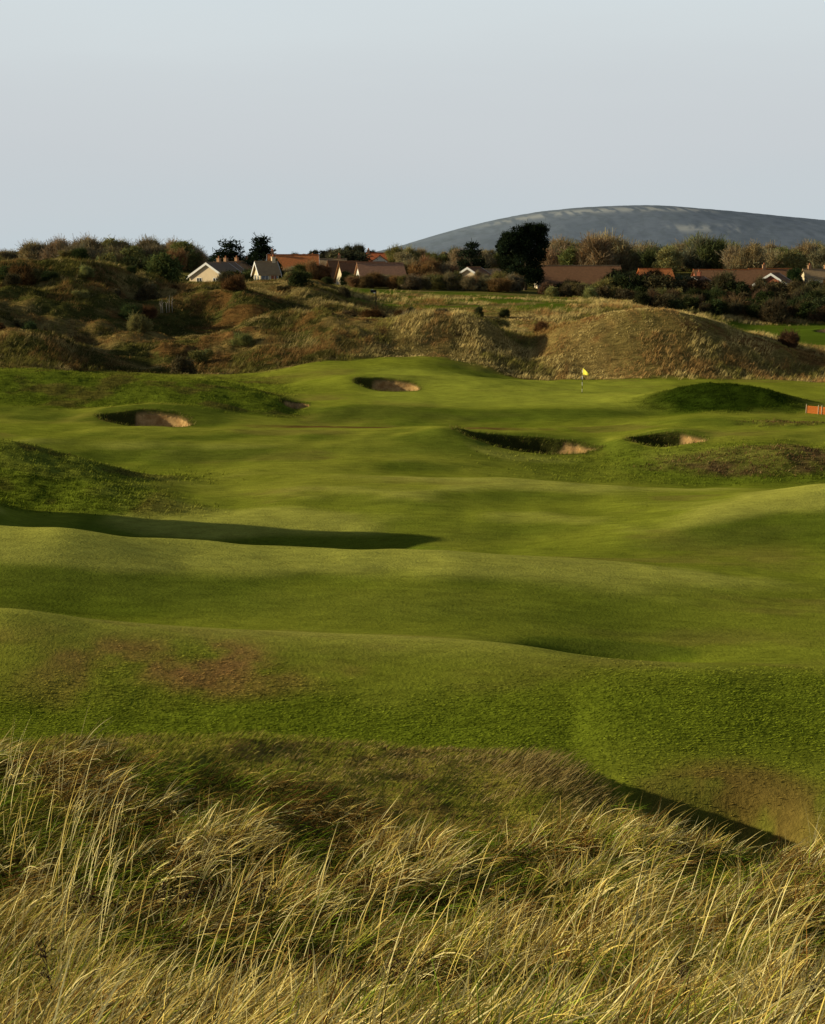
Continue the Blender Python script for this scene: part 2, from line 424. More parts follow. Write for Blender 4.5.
# dry brown patches
pt, _ = ell(160, 40.6, 680, 4.4, 1.7, 0.5, 12, 0.7)
COL = mixc(COL, (0.36, 0.20, 0.065), pt * smooth(0.22, 0.70, fbm(X / 1.6, Y / 1.6, 71, 4)) * 0.95)
pt2, _ = ell(735, 33.0, 795, 1.9, 1.5, 0.5, 13, 0.5)
pt3, _ = ell(830, 31.5, 815, 1.6, 2.0, 0.5, 14, 0.5)
COL = mixc(COL, (0.26, 0.15, 0.045), np.maximum(pt2 * .7, pt3 * 0.15) * smooth(0.35, 0.6, nC) * 0.9)
strip, _ = ell(385, 107.5, 426, 9.5, 1.6, 0.5, 15, 0.4)
COL = mixc(COL, (0.16, 0.085, 0.028), strip * 0.85)
COL = mixc(COL, (0.15, 0.19, 0.016), np.clip(mleft + hillL * 0.8 + hbank * 0.8, 0, 1) * 0.7)
COL = mixc(COL, (0.15, 0.10, 0.03), np.clip(mleft + hillL, 0, 1) * smooth(0.5, 0.66, nB) * 0.6)
COL = mixc(COL, (0.026, 0.048, 0.004), mnd * 0.95)  # mound's shaded front painted in as very dark green
COL = mixc(COL, (0.15, 0.095, 0.04), np.clip(heath + mnd2 * 0.8, 0, 1) * (0.35 + 0.6 * smooth(0.4, 0.6, nB)))
# dune base
duneC = np.zeros(COL.shape) + np.array((0.27, 0.19, 0.06))
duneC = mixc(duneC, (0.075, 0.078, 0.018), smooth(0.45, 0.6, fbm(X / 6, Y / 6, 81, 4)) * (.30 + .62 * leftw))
duneC = mixc(duneC, (0.20, 0.09, 0.03), smooth(0.58, 0.7, fbm(X / 5, Y / 5, 82, 4)) * 0.7)
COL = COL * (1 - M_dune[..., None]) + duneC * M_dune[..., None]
gsn = fbm(X / 6, Y / 3.5, 85, 4)
COL = mixc(COL, (0.085, 0.135, 0.012), greenstrip * 0.9)
COL = mixc(COL, (0.22, 0.155, 0.055), greenstrip * smooth(.50, .60, gsn) * .8 * (1 - smooth(600, 700, PXG)))
COL = mixc(COL, (0.16, 0.14, 0.04), smooth(236, 250, Y) * 0.95)
COL = mixc(COL, (0.10, 0.13, 0.13), smooth(500, 1500, Y))  # distance haze painted into the far ground colour
# foreground dune: thatch under the marram, short grass on the crest
fg = 1 - smooth(24.5, 28.5, Y + wob2 * 3)
fgc = np.zeros(COL.shape) + np.array((0.045, 0.030, 0.010))
fgc = mixc(fgc, (0.29, 0.255, 0.04), crestF * (0.6 + 0.4 * smooth(0.38, 0.6, nB)))
fgc = mixc(fgc, (0.24, 0.14, 0.045), crestF * smooth(0.5, 0.65, nC) * 0.6)
COL = COL * (1 - fg[..., None]) + fgc * fg[..., None]
COL = mixc(COL, (0.035, 0.034, 0.010), PIT * 0.9)  # pit sides without sand painted dark to stand for their shade
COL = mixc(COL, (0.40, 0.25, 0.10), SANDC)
RG = np.clip(R_ - .3 * bankF + fg * 0.35, 0, 1)

TURF = ground_mat(); SANDM = sand_mat()
nr, nc = Z.shape
V = np.stack([X, Y, Zw], -1).reshape(-1, 3)
ii, jj = np.meshgrid(np.arange(nr - 1), np.arange(nc - 1), indexing='ij')
v00 = (ii * nc + jj).ravel()
Q = np.stack([v00, v00 + 1, v00 + nc + 1, v00 + nc], 1)
fs = SAND[:-1, :-1].ravel()
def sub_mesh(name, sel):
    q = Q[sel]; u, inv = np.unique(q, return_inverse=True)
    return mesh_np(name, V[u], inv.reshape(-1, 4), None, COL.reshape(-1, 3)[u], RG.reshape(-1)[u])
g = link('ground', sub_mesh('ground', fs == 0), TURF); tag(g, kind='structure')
BL = ['sand bunker with wide sandy face cut in left hillside', 'tiny sand bunker at the right end of the left grassy hill',
      'sand bunker left of the putting green under tawny dunes', 'long bunker in deep shadow in front of the green',
      'bunker with heathery sandy right edge below the dark mound', 'distant sand bunker at the right edge of the far fairway']
for k in range(len(BK)):
    if (fs == k + 1).any():
        o = link('sand_bunker', sub_mesh('sand_bunker', fs == k + 1), SANDM); tag(o, BL[k], 'bunker', kind='structure')

# ------------------------------------------------------------------ far hill
def make_hill():
    hp = [(300, 262), (370, 253), (400, 246), (430, 237), (460, 228.5), (500, 219), (540, 212), (590, 207.5), (640, 206), (700, 210), (760, 216), (825, 222.5), (900, 230), (1000, 240), (1150, 255), (1300, 265)]
    D0 = 3000.0
    xs = [s_of(p, q) * D0 for p, q in hp]; zs = [-slope(q) * D0 for p, q in hp]
    gx = np.linspace(xs[0], xs[-1], 420); gyv = np.linspace(-750, 900, 120)
    GX, GY = np.meshgrid(gx, gyv)
    prof = pchip(xs, zs, GX) + 14
    sh = np.where(GY < 0, np.cos(np.clip(GY / 750, -1, 0) * PI / 2) ** 0.75, np.cos(np.clip(GY / 900, 0, 1) * PI / 2))
    step = (fbm(GX / 90, GY / 60, 5, 4) - 0.5)
    GZ = np.clip(prof, 0, None) * np.clip(sh, 0, 1) - 14 + step * 2 * np.sin(np.clip(sh, 0, 1) * PI)
    GZ += (fbm(GX / 14, GY / 14, 8, 3) - .5) * 1.2
    vv = np.stack([GX, GY + D0, GZ + ZOFF], -1).reshape(-1, 3)
    n1, n2 = GX.shape
    a, b = np.meshgrid(np.arange(n1 - 1), np.arange(n2 - 1), indexing='ij'); v = (a * n2 + b).ravel()
    q = np.stack([v, v + 1, v + n2 + 1, v + n2], 1)
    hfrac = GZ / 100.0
    col = np.zeros(GX.shape + (3,)) + np.array((0.195, 0.235, 0.295))  # blue-grey distance haze painted into the hillside colour
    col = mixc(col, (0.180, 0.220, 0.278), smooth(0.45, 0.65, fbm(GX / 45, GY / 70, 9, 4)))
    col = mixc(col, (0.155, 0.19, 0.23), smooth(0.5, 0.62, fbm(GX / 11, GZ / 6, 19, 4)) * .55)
    pxh = GX / D0 * F + 412.5
    cl = smooth(0.42, 0.54, fbm(GX / 9, GZ / 14, 10, 4))
    rel = GZ / np.clip(prof - 14, 5, None)
    band1 = np.exp(-((rel - .86) / .06) ** 2) * smooth(440, 540, pxh) * (1 - smooth(650, 700, pxh)) * (GY < 0)
    band2 = np.exp(-((GZ - 42) / 6) ** 2) * smooth(610, 630, pxh) * (1 - smooth(665, 690, pxh)) * (GY < 0)
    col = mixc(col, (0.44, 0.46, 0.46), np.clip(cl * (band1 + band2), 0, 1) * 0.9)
    m, nt, out = new_mat('hazy_hillside'); b_ = principled(nt, out, 1.0, 0.0)
    at_ = N(nt, 'ShaderNodeAttribute', attribute_name='Col')
    tc = N(nt, 'ShaderNodeTexCoord'); n = noise_out(nt, tc.outputs['Object'], 0.06, 5, 0.7)
    nt.links.new(vmul(nt, at_.outputs['Color'], mathn(nt, 'MULTIPLY_ADD', n, 0.4, 0.8)), b_.inputs['Base Color'])
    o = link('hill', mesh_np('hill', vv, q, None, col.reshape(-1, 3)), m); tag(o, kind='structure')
make_hill()

# ------------------------------------------------------------------ grass blades
def blades(name, P, Ln, az, th0, th1, wid, col, seg, mat, tipcol=None, rootdark=0.55):
    n = len(P)
    tt = np.linspace(0, 1, seg + 1)
    th = th0[:, None] + (th1 - th0)[:, None] * (tt[None, :] ** 1.3)
    ds = Ln[:, None] / seg
    thm = 0.5 * (th[:, 1:] + th[:, :-1])
    hx = np.concatenate([np.zeros((n, 1)), np.cumsum(np.sin(thm) * ds, 1)], 1)
    hz = np.concatenate([np.zeros((n, 1)), np.cumsum(np.cos(thm) * ds, 1)], 1)
    ca, sa = np.cos(az)[:, None], np.sin(az)[:, None]
    px_ = P[:, 0:1] + hx * ca; py_ = P[:, 1:2] + hx * sa; pz_ = P[:, 2:3] + hz
    tw = np.where(rng.random(n) < .72, rng.uniform(-1.15, -.25, n), rng.uniform(-1.3, 1.3, n))[:, None]
    w = (wid[:, None] * 0.5) * (1 - tt[None, :] ** 2.2 * 0.92)
    # side vector: horizontal normal of the bending plane, twisted towards the plane's own normal
    sx = -sa * np.cos(tw) + ca * np.cos(th) * np.sin(tw)
    sy = ca * np.cos(tw) + sa * np.cos(th) * np.sin(tw)
    sz = -np.sin(th) * np.sin(tw)
    A = np.stack([px_ - sx * w, py_ - sy * w, pz_ - sz * w], -1)
    B = np.stack([px_ + sx * w, py_ + sy * w, pz_ + sz * w], -1)
    VV = np.stack([A, B], 2).reshape(-1, 3)             # n, seg+1, 2
    base = (np.arange(n) * (seg + 1) * 2)[:, None] + (np.arange(seg) * 2)[None, :]
    base = base.ravel()
    q = np.stack([base, base + 1, base + 3, base + 2], 1)
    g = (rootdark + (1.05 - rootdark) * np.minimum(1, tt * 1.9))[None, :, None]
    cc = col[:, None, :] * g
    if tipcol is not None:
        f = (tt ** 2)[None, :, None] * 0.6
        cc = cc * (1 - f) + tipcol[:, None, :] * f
    cc = np.repeat(cc[:, :, None, :], 2, 2).reshape(-1, 3)
    return link(name, mesh_np(name, VV, q, None, cc, smooth_shade=True), mat)

TURFB = leafy('turf_blade', 0.12, False, 0.0, 1.0)
BLADE = leafy('grass_blade', 0.2, False, 0.0, 0.8)

def scatter(n, d0, d1, pxa, pxb, pw=1.0):
    u = rng.random(n)
    D = (d0 ** pw + u * (d1 ** pw - d0 ** pw)) ** (1 / pw)
    s = (rng.uniform(pxa, pxb, n) - 412.5) / F
    return s * D, D

def pick(cols, wts, n):
    idx = rng.choice(len(cols), n, p=np.array(wts) / sum(wts))
    return np.array(cols)[idx]

STRAW = (0.95, 0.72, 0.20); PALE = (0.95, 0.82, 0.38); OLIVE = (0.50, 0.50, 0.055); GRN = (0.26, 0.40, 0.03); BRN = (0.36, 0.18, 0.045); DARK = (0.06, 0.05, 0.015)

def fg_edge(x, y):   # marram ends where the short crest grass begins
    px = x / y * F + 412.5
    return np.interp(px, [-200, 60, 160, 260, 360, 480, 560, 640, 700, 900], [20.2, 20.0, 19.4, 18.7, 18.2, 18.0, 18.4, 19.2, 19.2, 19.2]) + (fbm(x / .9, y / .9, 101, 3) - .5) * 3.0

def marram():
    nt_ = 12200
    tx_, ty_ = scatter(nt_, 5.0, 21.5, -500, 1370, 1.9)
    k = ty_ < fg_edge(tx_, ty_) ; tx_, ty_ = tx_[k], ty_[k]
    cl = fbm(tx_ / 1.3, ty_ / 1.3, 111, 4); gr = fbm(tx_ / 1.5, ty_ / 1.5, 113, 4)
    k = rng.random(len(tx_)) < np.clip(5.5 * (cl - .36), .06, 1); tx_, ty_, cl, gr = tx_[k], ty_[k], cl[k], gr[k]
    T = len(tx_)
    t_az = rng.normal(0.0, .75, T); t_len = rng.uniform(.38, .88, T) * (.7 + .6 * cl); t_lean = rng.normal(.68, .22, T)
    t_rad = rng.uniform(.04, .14, T); cnt = rng.integers(8, 27, T)
    fam = np.where(rng.random(T) < smooth(.45, .60, gr), 1, 0); fam = np.where(rng.random(T) < .10 + .5 * smooth(.50, .62, fbm(tx_ / .8, ty_ / .8, 119, 3)), 2, fam)
    t_br = rng.uniform(.45, 1.15, T)
    I = np.repeat(np.arange(T), cnt); n = len(I); print('marram', T, n)
    oa = rng.uniform(-PI, PI, n); orr = np.sqrt(rng.random(n)) * t_rad[I]
    x = tx_[I] + np.cos(oa) * orr; y = ty_[I] + np.sin(oa) * orr
    P = np.stack([x, y, gz(x, y) - 0.02], -1)
    Ln = t_len[I] * rng.uniform(.45, 1.05, n) * (1 - 0.12 * smooth(14, 19, y))
    # lean: the tussock's own wind direction plus an outward fan
    vx = np.sin(t_lean[I]) * np.cos(t_az[I]) + .30 * np.cos(oa) * orr / t_rad[I] + rng.normal(0, .22, n)
    vy = np.sin(t_lean[I]) * np.sin(t_az[I]) + .30 * np.sin(oa) * orr / t_rad[I] + rng.normal(0, .22, n)
    az = np.arctan2(vy, vx); th0 = np.clip(np.hypot(vx, vy) * 1.15, .02, 1.35)
    th1 = th0 + np.abs(rng.normal(.75, .5, n)); kink = rng.random(n) < .07; th1[kink] += rng.uniform(.6, 1.6, kink.sum())
    w = rng.uniform(0.006, 0.0135, n)
    c0 = pick([STRAW, PALE, BRN, OLIVE], [5, 2.4, 1.6, 1.4], n); c1 = pick([GRN, OLIVE, STRAW, PALE], [4, 4, 3.2, 1.2], n); c2 = pick([BRN, STRAW, DARK], [5, 2, 2], n)
    col = np.where((fam[I] == 0)[:, None], c0, np.where((fam[I] == 1)[:, None], c1, c2)) * (t_br[I] * rng.uniform(0.6, 1.15, n))[:, None]
    hot = rng.random(n) < .17 + .25 * ((x / y < -.14) & (y > 15)); col[hot] = np.array(PALE) * rng.uniform(.9, 1.05, hot.sum())[:, None]; w[hot] *= 1.25
    tip = np.where(rng.random(n)[:, None] < 0.55, np.array(STRAW), col)
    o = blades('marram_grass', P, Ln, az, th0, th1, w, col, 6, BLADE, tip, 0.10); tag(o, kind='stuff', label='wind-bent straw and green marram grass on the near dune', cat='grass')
    # dead thatch and low leaves under it
    n = 160000
    x, y = scatter(n, 5.2, 20.5, -490, 1350, 1.6)
    k = y < fg_edge(x, y) + .8; x, y = x[k], y[k]; n = len(x)
    P = np.stack([x, y, gz(x, y) + rng.uniform(0, .10, n)], -1)
    zn = fbm(x / .7, y / .7, 151, 4); zg = fbm(x / .9, y / .9, 152, 4)
    ca = pick([BRN, STRAW, (.45, .26, .06), PALE, DARK], [4, 3.5, 2.5, 1.2, 2], n); cb = pick([DARK, (.10, .12, .02), GRN, BRN], [4, 3, 2, 2], n); cg = pick([GRN, OLIVE, (.34, .26, .05), STRAW], [4, 3, 2, 1], n)
    col = np.where((rng.random(n) < smooth(.46, .58, zn))[:, None], cb, np.where((rng.random(n) < smooth(.45, .6, zg))[:, None], cg, ca)) * rng.uniform(0.5, 1.1, n)[:, None]
    o = blades('dead_thatch', P, rng.uniform(0.12, 0.45, n), rng.normal(0, 1.1, n), rng.uniform(.6, 1.3, n), rng.uniform(1.1, 2.1, n), rng.uniform(.004, .009, n), col, 3, BLADE, None, .35)
    tag(o, kind='stuff', label='brown dead thatch between the marram clumps', cat='grass')
    # tall bleached flowering stems
    spots = [(-10, 30, 16, 19.5, 26), (45, 35, 15, 19, 30), (95, 30, 14, 18, 26), (60, 60, 12, 16, 22), (520, 30, 11, 15, 9), (400, 160, 12, 16, 26), (660, 90, 10, 15, 20), (800, 50, 8, 14, 16), (980, 160, 9, 16, 30), (-160, 120, 11, 18, 30), (310, 20, 13, 16, 5), (200, 160, 9, 15, 26)]
    xs, ys = [], []
    for px, sp, a, b, m in spots:
        D = rng.uniform(a, b, m); s = (rng.normal(px, sp * .5, m) - 412.5) / F
        xs.append(s * D); ys.append(D)
    x = np.concatenate(xs); y = np.concatenate(ys); n = len(x)
    P = np.stack([x, y, gz(x, y)], -1)
    col = pick([PALE, STRAW], [3, 2], n) * rng.uniform(.75, 1.1, n)[:, None]
    o = blades('seed_stalks', P, rng.uniform(.7, 1.25, n), rng.normal(0, .5, n), rng.uniform(0.05, .3, n), rng.uniform(.2, .75, n), rng.uniform(.008, .014, n), col, 8, BLADE)
    tag(o, kind='stuff', label='tall bleached seed stalks standing above the marram', cat='grass')
marram()

def short_crest():
    n = 95000
    x, y = scatter(n, 15, 26, -420, 1240, 2)
    k = y > fg_edge(x, y) - 1.5; x, y = x[k], y[k]; n = len(x)
    P = np.stack([x, y, gz(x, y)], -1)
    g = fbm(x / 1.2, y / 1.2, 121, 4)
    c = np.where((rng.random(n) < smooth(.42, .58, g))[:, None], pick([(0.17, .20, .02), (.23, .23, .03), (.42, .34, .09)], [4, 3, 1], n), pick([(.26, .18, .06), (.44, .34, .13), (.14, .12, .03)], [3, 2, 2], n)) * rng.uniform(.6, 1.15, n)[:, None]
    o = blades('crest_grass', P, rng.uniform(.03, .13, n) * (.6 + .9 * g) * (1 + 2.2 * smooth(470, 540, x / y * F + 412.5) * smooth(19, 20.5, y)), rng.normal(0.05, .6, n), rng.uniform(.4, .9, n), rng.uniform(.9, 1.5, n), rng.uniform(.006, .012, n), c, 3, TURFB)
    tag(o, kind='stuff', label='short brown and green grass on the crest of the near dune', cat='grass')
short_crest()

def bank_grass():
    n = 165000
    x, y = scatter(n, 27, 46, -270, 1090, 2)
    m = samp(bankF, x, y) + 0.25 * (y < 34.5) + .10 * (y < 39)
    k = rng.random(n) < m; x, y = x[k], y[k]; n = len(x)
    P = np.stack([x, y, gz(x, y)], -1)
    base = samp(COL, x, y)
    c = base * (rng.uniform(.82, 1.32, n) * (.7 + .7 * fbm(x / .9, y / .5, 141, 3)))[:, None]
    o = blades('bank_grass', P, rng.uniform(.04, .11, n), rng.normal(0.1, .6, n), rng.uniform(.8, 1.25, n), rng.uniform(1.2, 1.6, n), rng.uniform(.012, .026, n), c, 2, TURFB)
    tag(o, kind='stuff', label='short rough green grass on the bank of the fairway', cat='grass')
bank_grass()

def dune_grass():
    # tufts: several leaning blades each
    nt_ = 88000
    x, y = scatter(nt_, 138, 238, -160, 990, 1.2)
    m = samp(M_dune, x, y); k = rng.random(nt_) < m; x, y = x[k], y[k]
    nt2 = len(x); per = 6
    x = np.repeat(x, per) + rng.normal(0, .16, nt2 * per); y = np.repeat(y, per) + rng.normal(0, .16, nt2 * per); n = len(x)
    px = x / y * F + 412.5
    t1 = fbm(x / 4, y / 5, 131, 5); t2 = fbm(x / 7, y / 7, 132, 4); t3 = fbm(x / 2.2, y / 3, 133, 4); t4 = fbm(x / 3, y / 4, 134, 4)
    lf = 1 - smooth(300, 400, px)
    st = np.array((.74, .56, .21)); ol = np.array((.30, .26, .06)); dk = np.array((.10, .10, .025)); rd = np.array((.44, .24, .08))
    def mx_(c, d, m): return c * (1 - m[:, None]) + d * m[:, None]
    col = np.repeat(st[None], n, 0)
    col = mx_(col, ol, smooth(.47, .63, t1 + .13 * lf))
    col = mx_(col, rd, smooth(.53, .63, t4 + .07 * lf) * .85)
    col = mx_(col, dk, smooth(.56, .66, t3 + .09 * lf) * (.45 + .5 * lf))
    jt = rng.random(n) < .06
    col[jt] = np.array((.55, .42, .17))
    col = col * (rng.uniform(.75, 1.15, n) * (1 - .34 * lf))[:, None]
    hgt = np.repeat(rng.uniform(.15, .5, nt2), per) * rng.uniform(.6, 1.1, n) * (.65 + 1.1 * smooth(.38, .62, t2))
    P = np.stack([x, y, gz(x, y) - .03], -1)
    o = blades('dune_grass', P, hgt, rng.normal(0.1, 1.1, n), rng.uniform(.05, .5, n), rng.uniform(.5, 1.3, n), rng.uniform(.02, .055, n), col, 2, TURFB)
    tag(o, kind='stuff', label='tawny rough grass covering the dunes beyond the green', cat='grass')
    # medium rough on nearer mounds
    nt_ = 72000
    x, y = scatter(nt_, 69, 150, -160, 990, 1.0)
    R2 = np.clip(mleft + hillL * .8 + heath * 1.2 + hbank * .5 + mnd * .9 + mnd2, 0, 1)
    m = samp(R2, x, y); k = rng.random(nt_) < m; x, y = x[k], y[k]; nt2 = len(x); per = 4
    h = np.repeat(np.clip(samp(heath + mnd2, x, y), 0, 1), per)
    x = np.repeat(x, per) + rng.normal(0, .12, nt2 * per); y = np.repeat(y, per) + rng.normal(0, .12, nt2 * per); n = len(x)
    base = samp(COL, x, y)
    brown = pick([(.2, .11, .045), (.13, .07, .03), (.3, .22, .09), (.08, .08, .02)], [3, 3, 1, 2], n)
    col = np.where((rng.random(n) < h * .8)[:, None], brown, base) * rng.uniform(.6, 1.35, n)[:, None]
    P = np.stack([x, y, gz(x, y) - .01], -1)
    o = blades('rough_grass', P, rng.uniform(.05, .2, n), rng.normal(0, 1.2, n), rng.uniform(.1, .6, n), rng.uniform(.5, 1.3, n), rng.uniform(.02, .05, n), col, 2, TURFB)
    tag(o, kind='stuff', label='unmown rough grass and heather on the mounds beside the fairway', cat='grass')
def bunker_lips():
    n = 220000
    x, y = scatter(n, 95, 141, 80, 730, 1.0)
    rim = ((PIT > .04) & (SANDC < .5)).astype(float)
    k = (samp(rim, x, y) > .5); x, y = x[k], y[k]; n = len(x)
    P = np.stack([x, y, gz(x, y) - .01], -1)
    c = pick([(.20, .22, .03), (.13, .15, .02), (.36, .30, .09), (.24, .15, .05)], [4, 3, 1.5, 1.5], n) * rng.uniform(.6, 1.2, n)[:, None]
    o = blades('bunker_grass', P, rng.uniform(.06, .30, n), rng.normal(.1, 1.2, n), rng.uniform(.1, .6, n), rng.uniform(.5, 1.4, n), rng.uniform(.012, .03, n), c, 2, TURFB)
    tag(o, kind='stuff', label='ragged tufts of grass on the lips of the bunkers', cat='grass')
bunker_lips()
dune_grass()

# ------------------------------------------------------------------ trees, bushes
CROWN = leafy('foliage', 0.25, True, 0.0, 0.9)
BARK = plain('bark', (0.10, 0.075, 0.05), 0.9, 0.1, 0.4, 3.0, 0.02)

def tube(bm, pts, rad, sides=6):
    rings = []
    for i, (p, r) in enumerate(zip(pts, rad)):
        p = Vector(p)
        a = Vector(pts[min(i + 1, len(pts) - 1)]) - Vector(pts[max(i - 1, 0)])
        a.normalize()
        u = a.orthogonal().normalized(); v = a.cross(u)
        rings.append([bm.verts.new(p + (u * math.cos(2*PI*k/sides) + v * math.sin(2*PI*k/sides)) * r) for k in range(sides)])
    for A, B in zip(rings, rings[1:]):
        for k in range(sides):
            bm.faces.new((A[k], A[(k+1) % sides], B[(k+1) % sides], B[k]))
    bm.faces.new(rings[0][::-1]); bm.faces.new(rings[-1])

def finish(name, bm, mat, parent=None, smooth_=False):
    me = bpy.data.meshes.new(name); bmesh.ops.recalc_face_normals(bm, faces=bm.faces); bm.to_mesh(me); bm.free()
    if smooth_: me.polygons.foreach_set('use_smooth', [True] * len(me.polygons))
    return link(name, me, mat, parent)

def leaf_cloud(lobes, n, size, stretch=1.0, upbias=0.0, seed=0, shell=0.55):
    r = np.random.default_rng(seed)
    lb = np.array(lobes)                               # x y z rx rz bright
    wt = lb[:, 3] ** 2 * 1.0; wt /= wt.sum()
    k = r.choice(len(lb), n, p=wt)
    d = r.normal(size=(n, 3)); d[:, 2] += upbias * 0.6; d /= np.linalg.norm(d, axis=1)[:, None]
    rad = shell + (1 - shell) * r.random(n) ** 0.6
    P = np.stack([lb[k, 0] + d[:, 0] * rad * lb[k, 3], lb[k, 1] + d[:, 1] * rad * lb[k, 3], lb[k, 2] + d[:, 2] * rad * lb[k, 4]], -1)
    P += r.normal(0, size * .3, (n, 3))
    ax = d + r.normal(0, .7, (n, 3)); ax[:, 2] += upbias; ax /= np.linalg.norm(ax, axis=1)[:, None]
    sd = np.cross(ax, r.normal(size=(n, 3))); sd /= np.linalg.norm(sd, axis=1)[:, None]
    ln = size * r.uniform(.6, 1.4, n)[:, None] * stretch; wd = size * r.uniform(.5, 1.0, n)[:, None] / stretch
    whip = (r.random(n) < (.16 if stretch > 2 else .07))[:, None]        # long fine shoots that break the outline
    ln = np.where(whip, ln * 1.7, ln); wd = np.where(whip, wd * .55, wd); P = np.where(whip, P + (d * .5 + np.array((0, 0, .7))) * size * 1.5, P)
    a = P - ax * ln * .5; b = P + ax * ln * .5
    VV = np.stack([a - sd * wd * .25, a + sd * wd * .25, b + sd * wd * .35, b - sd * wd * .35], 1).reshape(-1, 3)
    keep = VV[:, 2].reshape(-1, 4).min(1) > 0.02
    VV = VV.reshape(-1, 4, 3)[keep].reshape(-1, 3); m = keep.sum()
    q = np.arange(m * 4).reshape(-1, 4)
    br = (lb[k, 5] * r.uniform(.7, 1.25, n))[keep]
    hue = r.normal(0, .10, (m, 1))
    c = np.repeat(br[:, None] * np.concatenate([1 + hue, np.ones((m, 1)), 1 - hue], 1), 4, 0)
    return mesh_np('foliage', VV, q, None, c, smooth_shade=False)

def lobes_round(r, n, R, H, z0=0.35, jitter=.3):
    out = []
    for _ in range(n):
        a = r.uniform(0, 2*PI); rr = R * math.sqrt(r.random()) * .72; z = H * (z0 + (1 - z0) * r.random() * .82)
        f = 1 - 0.55 * ((z / H - z0) / (1 - z0)) ** 2
        s = R * r.uniform(.18, .46)
        out.append((rr * f * math.cos(a), rr * f * math.sin(a), z, s, s * r.uniform(.7, 1.1), r.uniform(.6, 1.3)))
    return out

def trunk_bm(r, H, R, n=6, base=.12):
    bm = bmesh.new()
    tube(bm, [(0, 0, -.3), (r.normal(0, .05), r.normal(0, .05), H * .3), (r.normal(0, .15), r.normal(0, .15), H * .62), (r.normal(0, .2), r.normal(0, .2), H * .86)], [base, base * .8, base * .5, base * .15], 7)
    for k in range(n):
        a = 2*PI*k/n + r.uniform(-.4, .4); z = H * r.uniform(.12, .5)
        e = R * r.uniform(.5, .85)
        tube(bm, [(0, 0, z), (math.cos(a)*e*.5, math.sin(a)*e*.5, z + H*.14), (math.cos(a)*e, math.sin(a)*e, z + H * r.uniform(.25, .42))], [base*.45, base*.3, base*.08], 5)
    return bm

PROTO = {}
def proto(kind, seed):
    key = (kind, seed)
    if key in PROTO: return PROTO[key]
    r = np.random.default_rng(seed + 1000)
    if kind == 'tree':                  # leafy deciduous, 1 = unit 5 m tall
        H, R = 5.0, 2.3
        me = leaf_cloud(lobes_round(r, 30, R, H, .12), 5200, .24, 1.5, .5, seed, .35)
        tb = trunk_bm(r, H, R, 7, .14)
    elif kind == 'twiggy':              # bare and twiggy autumn tree
        H, R = 4.5, 2.2
        me = leaf_cloud(lobes_round(r, 26, R, H, .10), 6500, .30, 2.8, 1.1, seed, .1)
        tb = trunk_bm(r, H, R, 9, .11)
    elif kind == 'bush':                # low dense shrub
        H, R = 2.4, 1.9
        me = leaf_cloud(lobes_round(r, 22, R, H, .05), 3200, .20, 1.1, .25, seed, .5)
        tb = trunk_bm(r, H, R, 6, .07)
    elif kind == 'twigbush':
        H, R = 2.4, 1.9
        me = leaf_cloud(lobes_round(r, 20, R, H, .05), 3600, .24, 2.4, .9, seed, .25)
        tb = trunk_bm(r, H, R, 8, .06)
    elif kind == 'conifer':
        H, R = 5.0, 2.0
        lb = []
        for _ in range(34):
            z = H * (0.08 + .86 * r.random()); f = (1 - (z / H)) ** .8 + .1
            a = r.uniform(0, 2*PI); rr = R * f * r.uniform(.35, .75); s = R * (.18 + .26 * f) * r.uniform(.8, 1.2)
            lb.append((rr*math.cos(a), rr*math.sin(a), z, s, s * .7, r.uniform(.6, 1.25)))
        me = leaf_cloud(lb, 4200, .22, 1.3, .3, seed, .5)
        tb = trunk_bm(r, H, R * .6, 7, .15)
    me.materials.append(CROWN)
    tme = bpy.data.meshes.new('trunk'); bmesh.ops.recalc_face_normals(tb, faces=tb.faces); tb.to_mesh(tme); tb.free(); tme.materials.append(BARK)
    PROTO[key] = (me, tme, H)
    return PROTO[key]

def plant(kind, seed, px, D, h, col, name, label, cat, group=None, wide=1.0, py=280, rz=None, top=None):
    me, tme, H = proto(kind, seed)
    x, y = s_of(px, py) * D, D
    z = float(gz(np.array([x]), np.array([y]))[0])
    if top is not None:                      # crown top seen at a given row
        h = max(h * .6, min(h * 1.8, ZOFF - slope(top) * D - z))
    k = h / H
    e = empty(name, (x, y, z - .05), random.uniform(0, 6.28) if rz is None else rz, label=label, cat=cat, group=group)
    e.scale = (k * wide, k * wide, k)
    o = link('crown', me, None, e); o.color = (*col, 1)
    t = link('trunk', tme, None, e)
    return e

DKG = (.055, .068, .024); OLV = (.25, .235, .08); RUST = (.32, .185, .08); GREYB = (.33, .265, .14); TAN = (.36, .27, .14); DKBR = (.125, .10, .048); MIDG = (.12, .135, .045)
def jit(c, a=.2):
    f = random.uniform(1 - a, 1 + a); return tuple(v * f * random.uniform(.92, 1.08) for v in c)

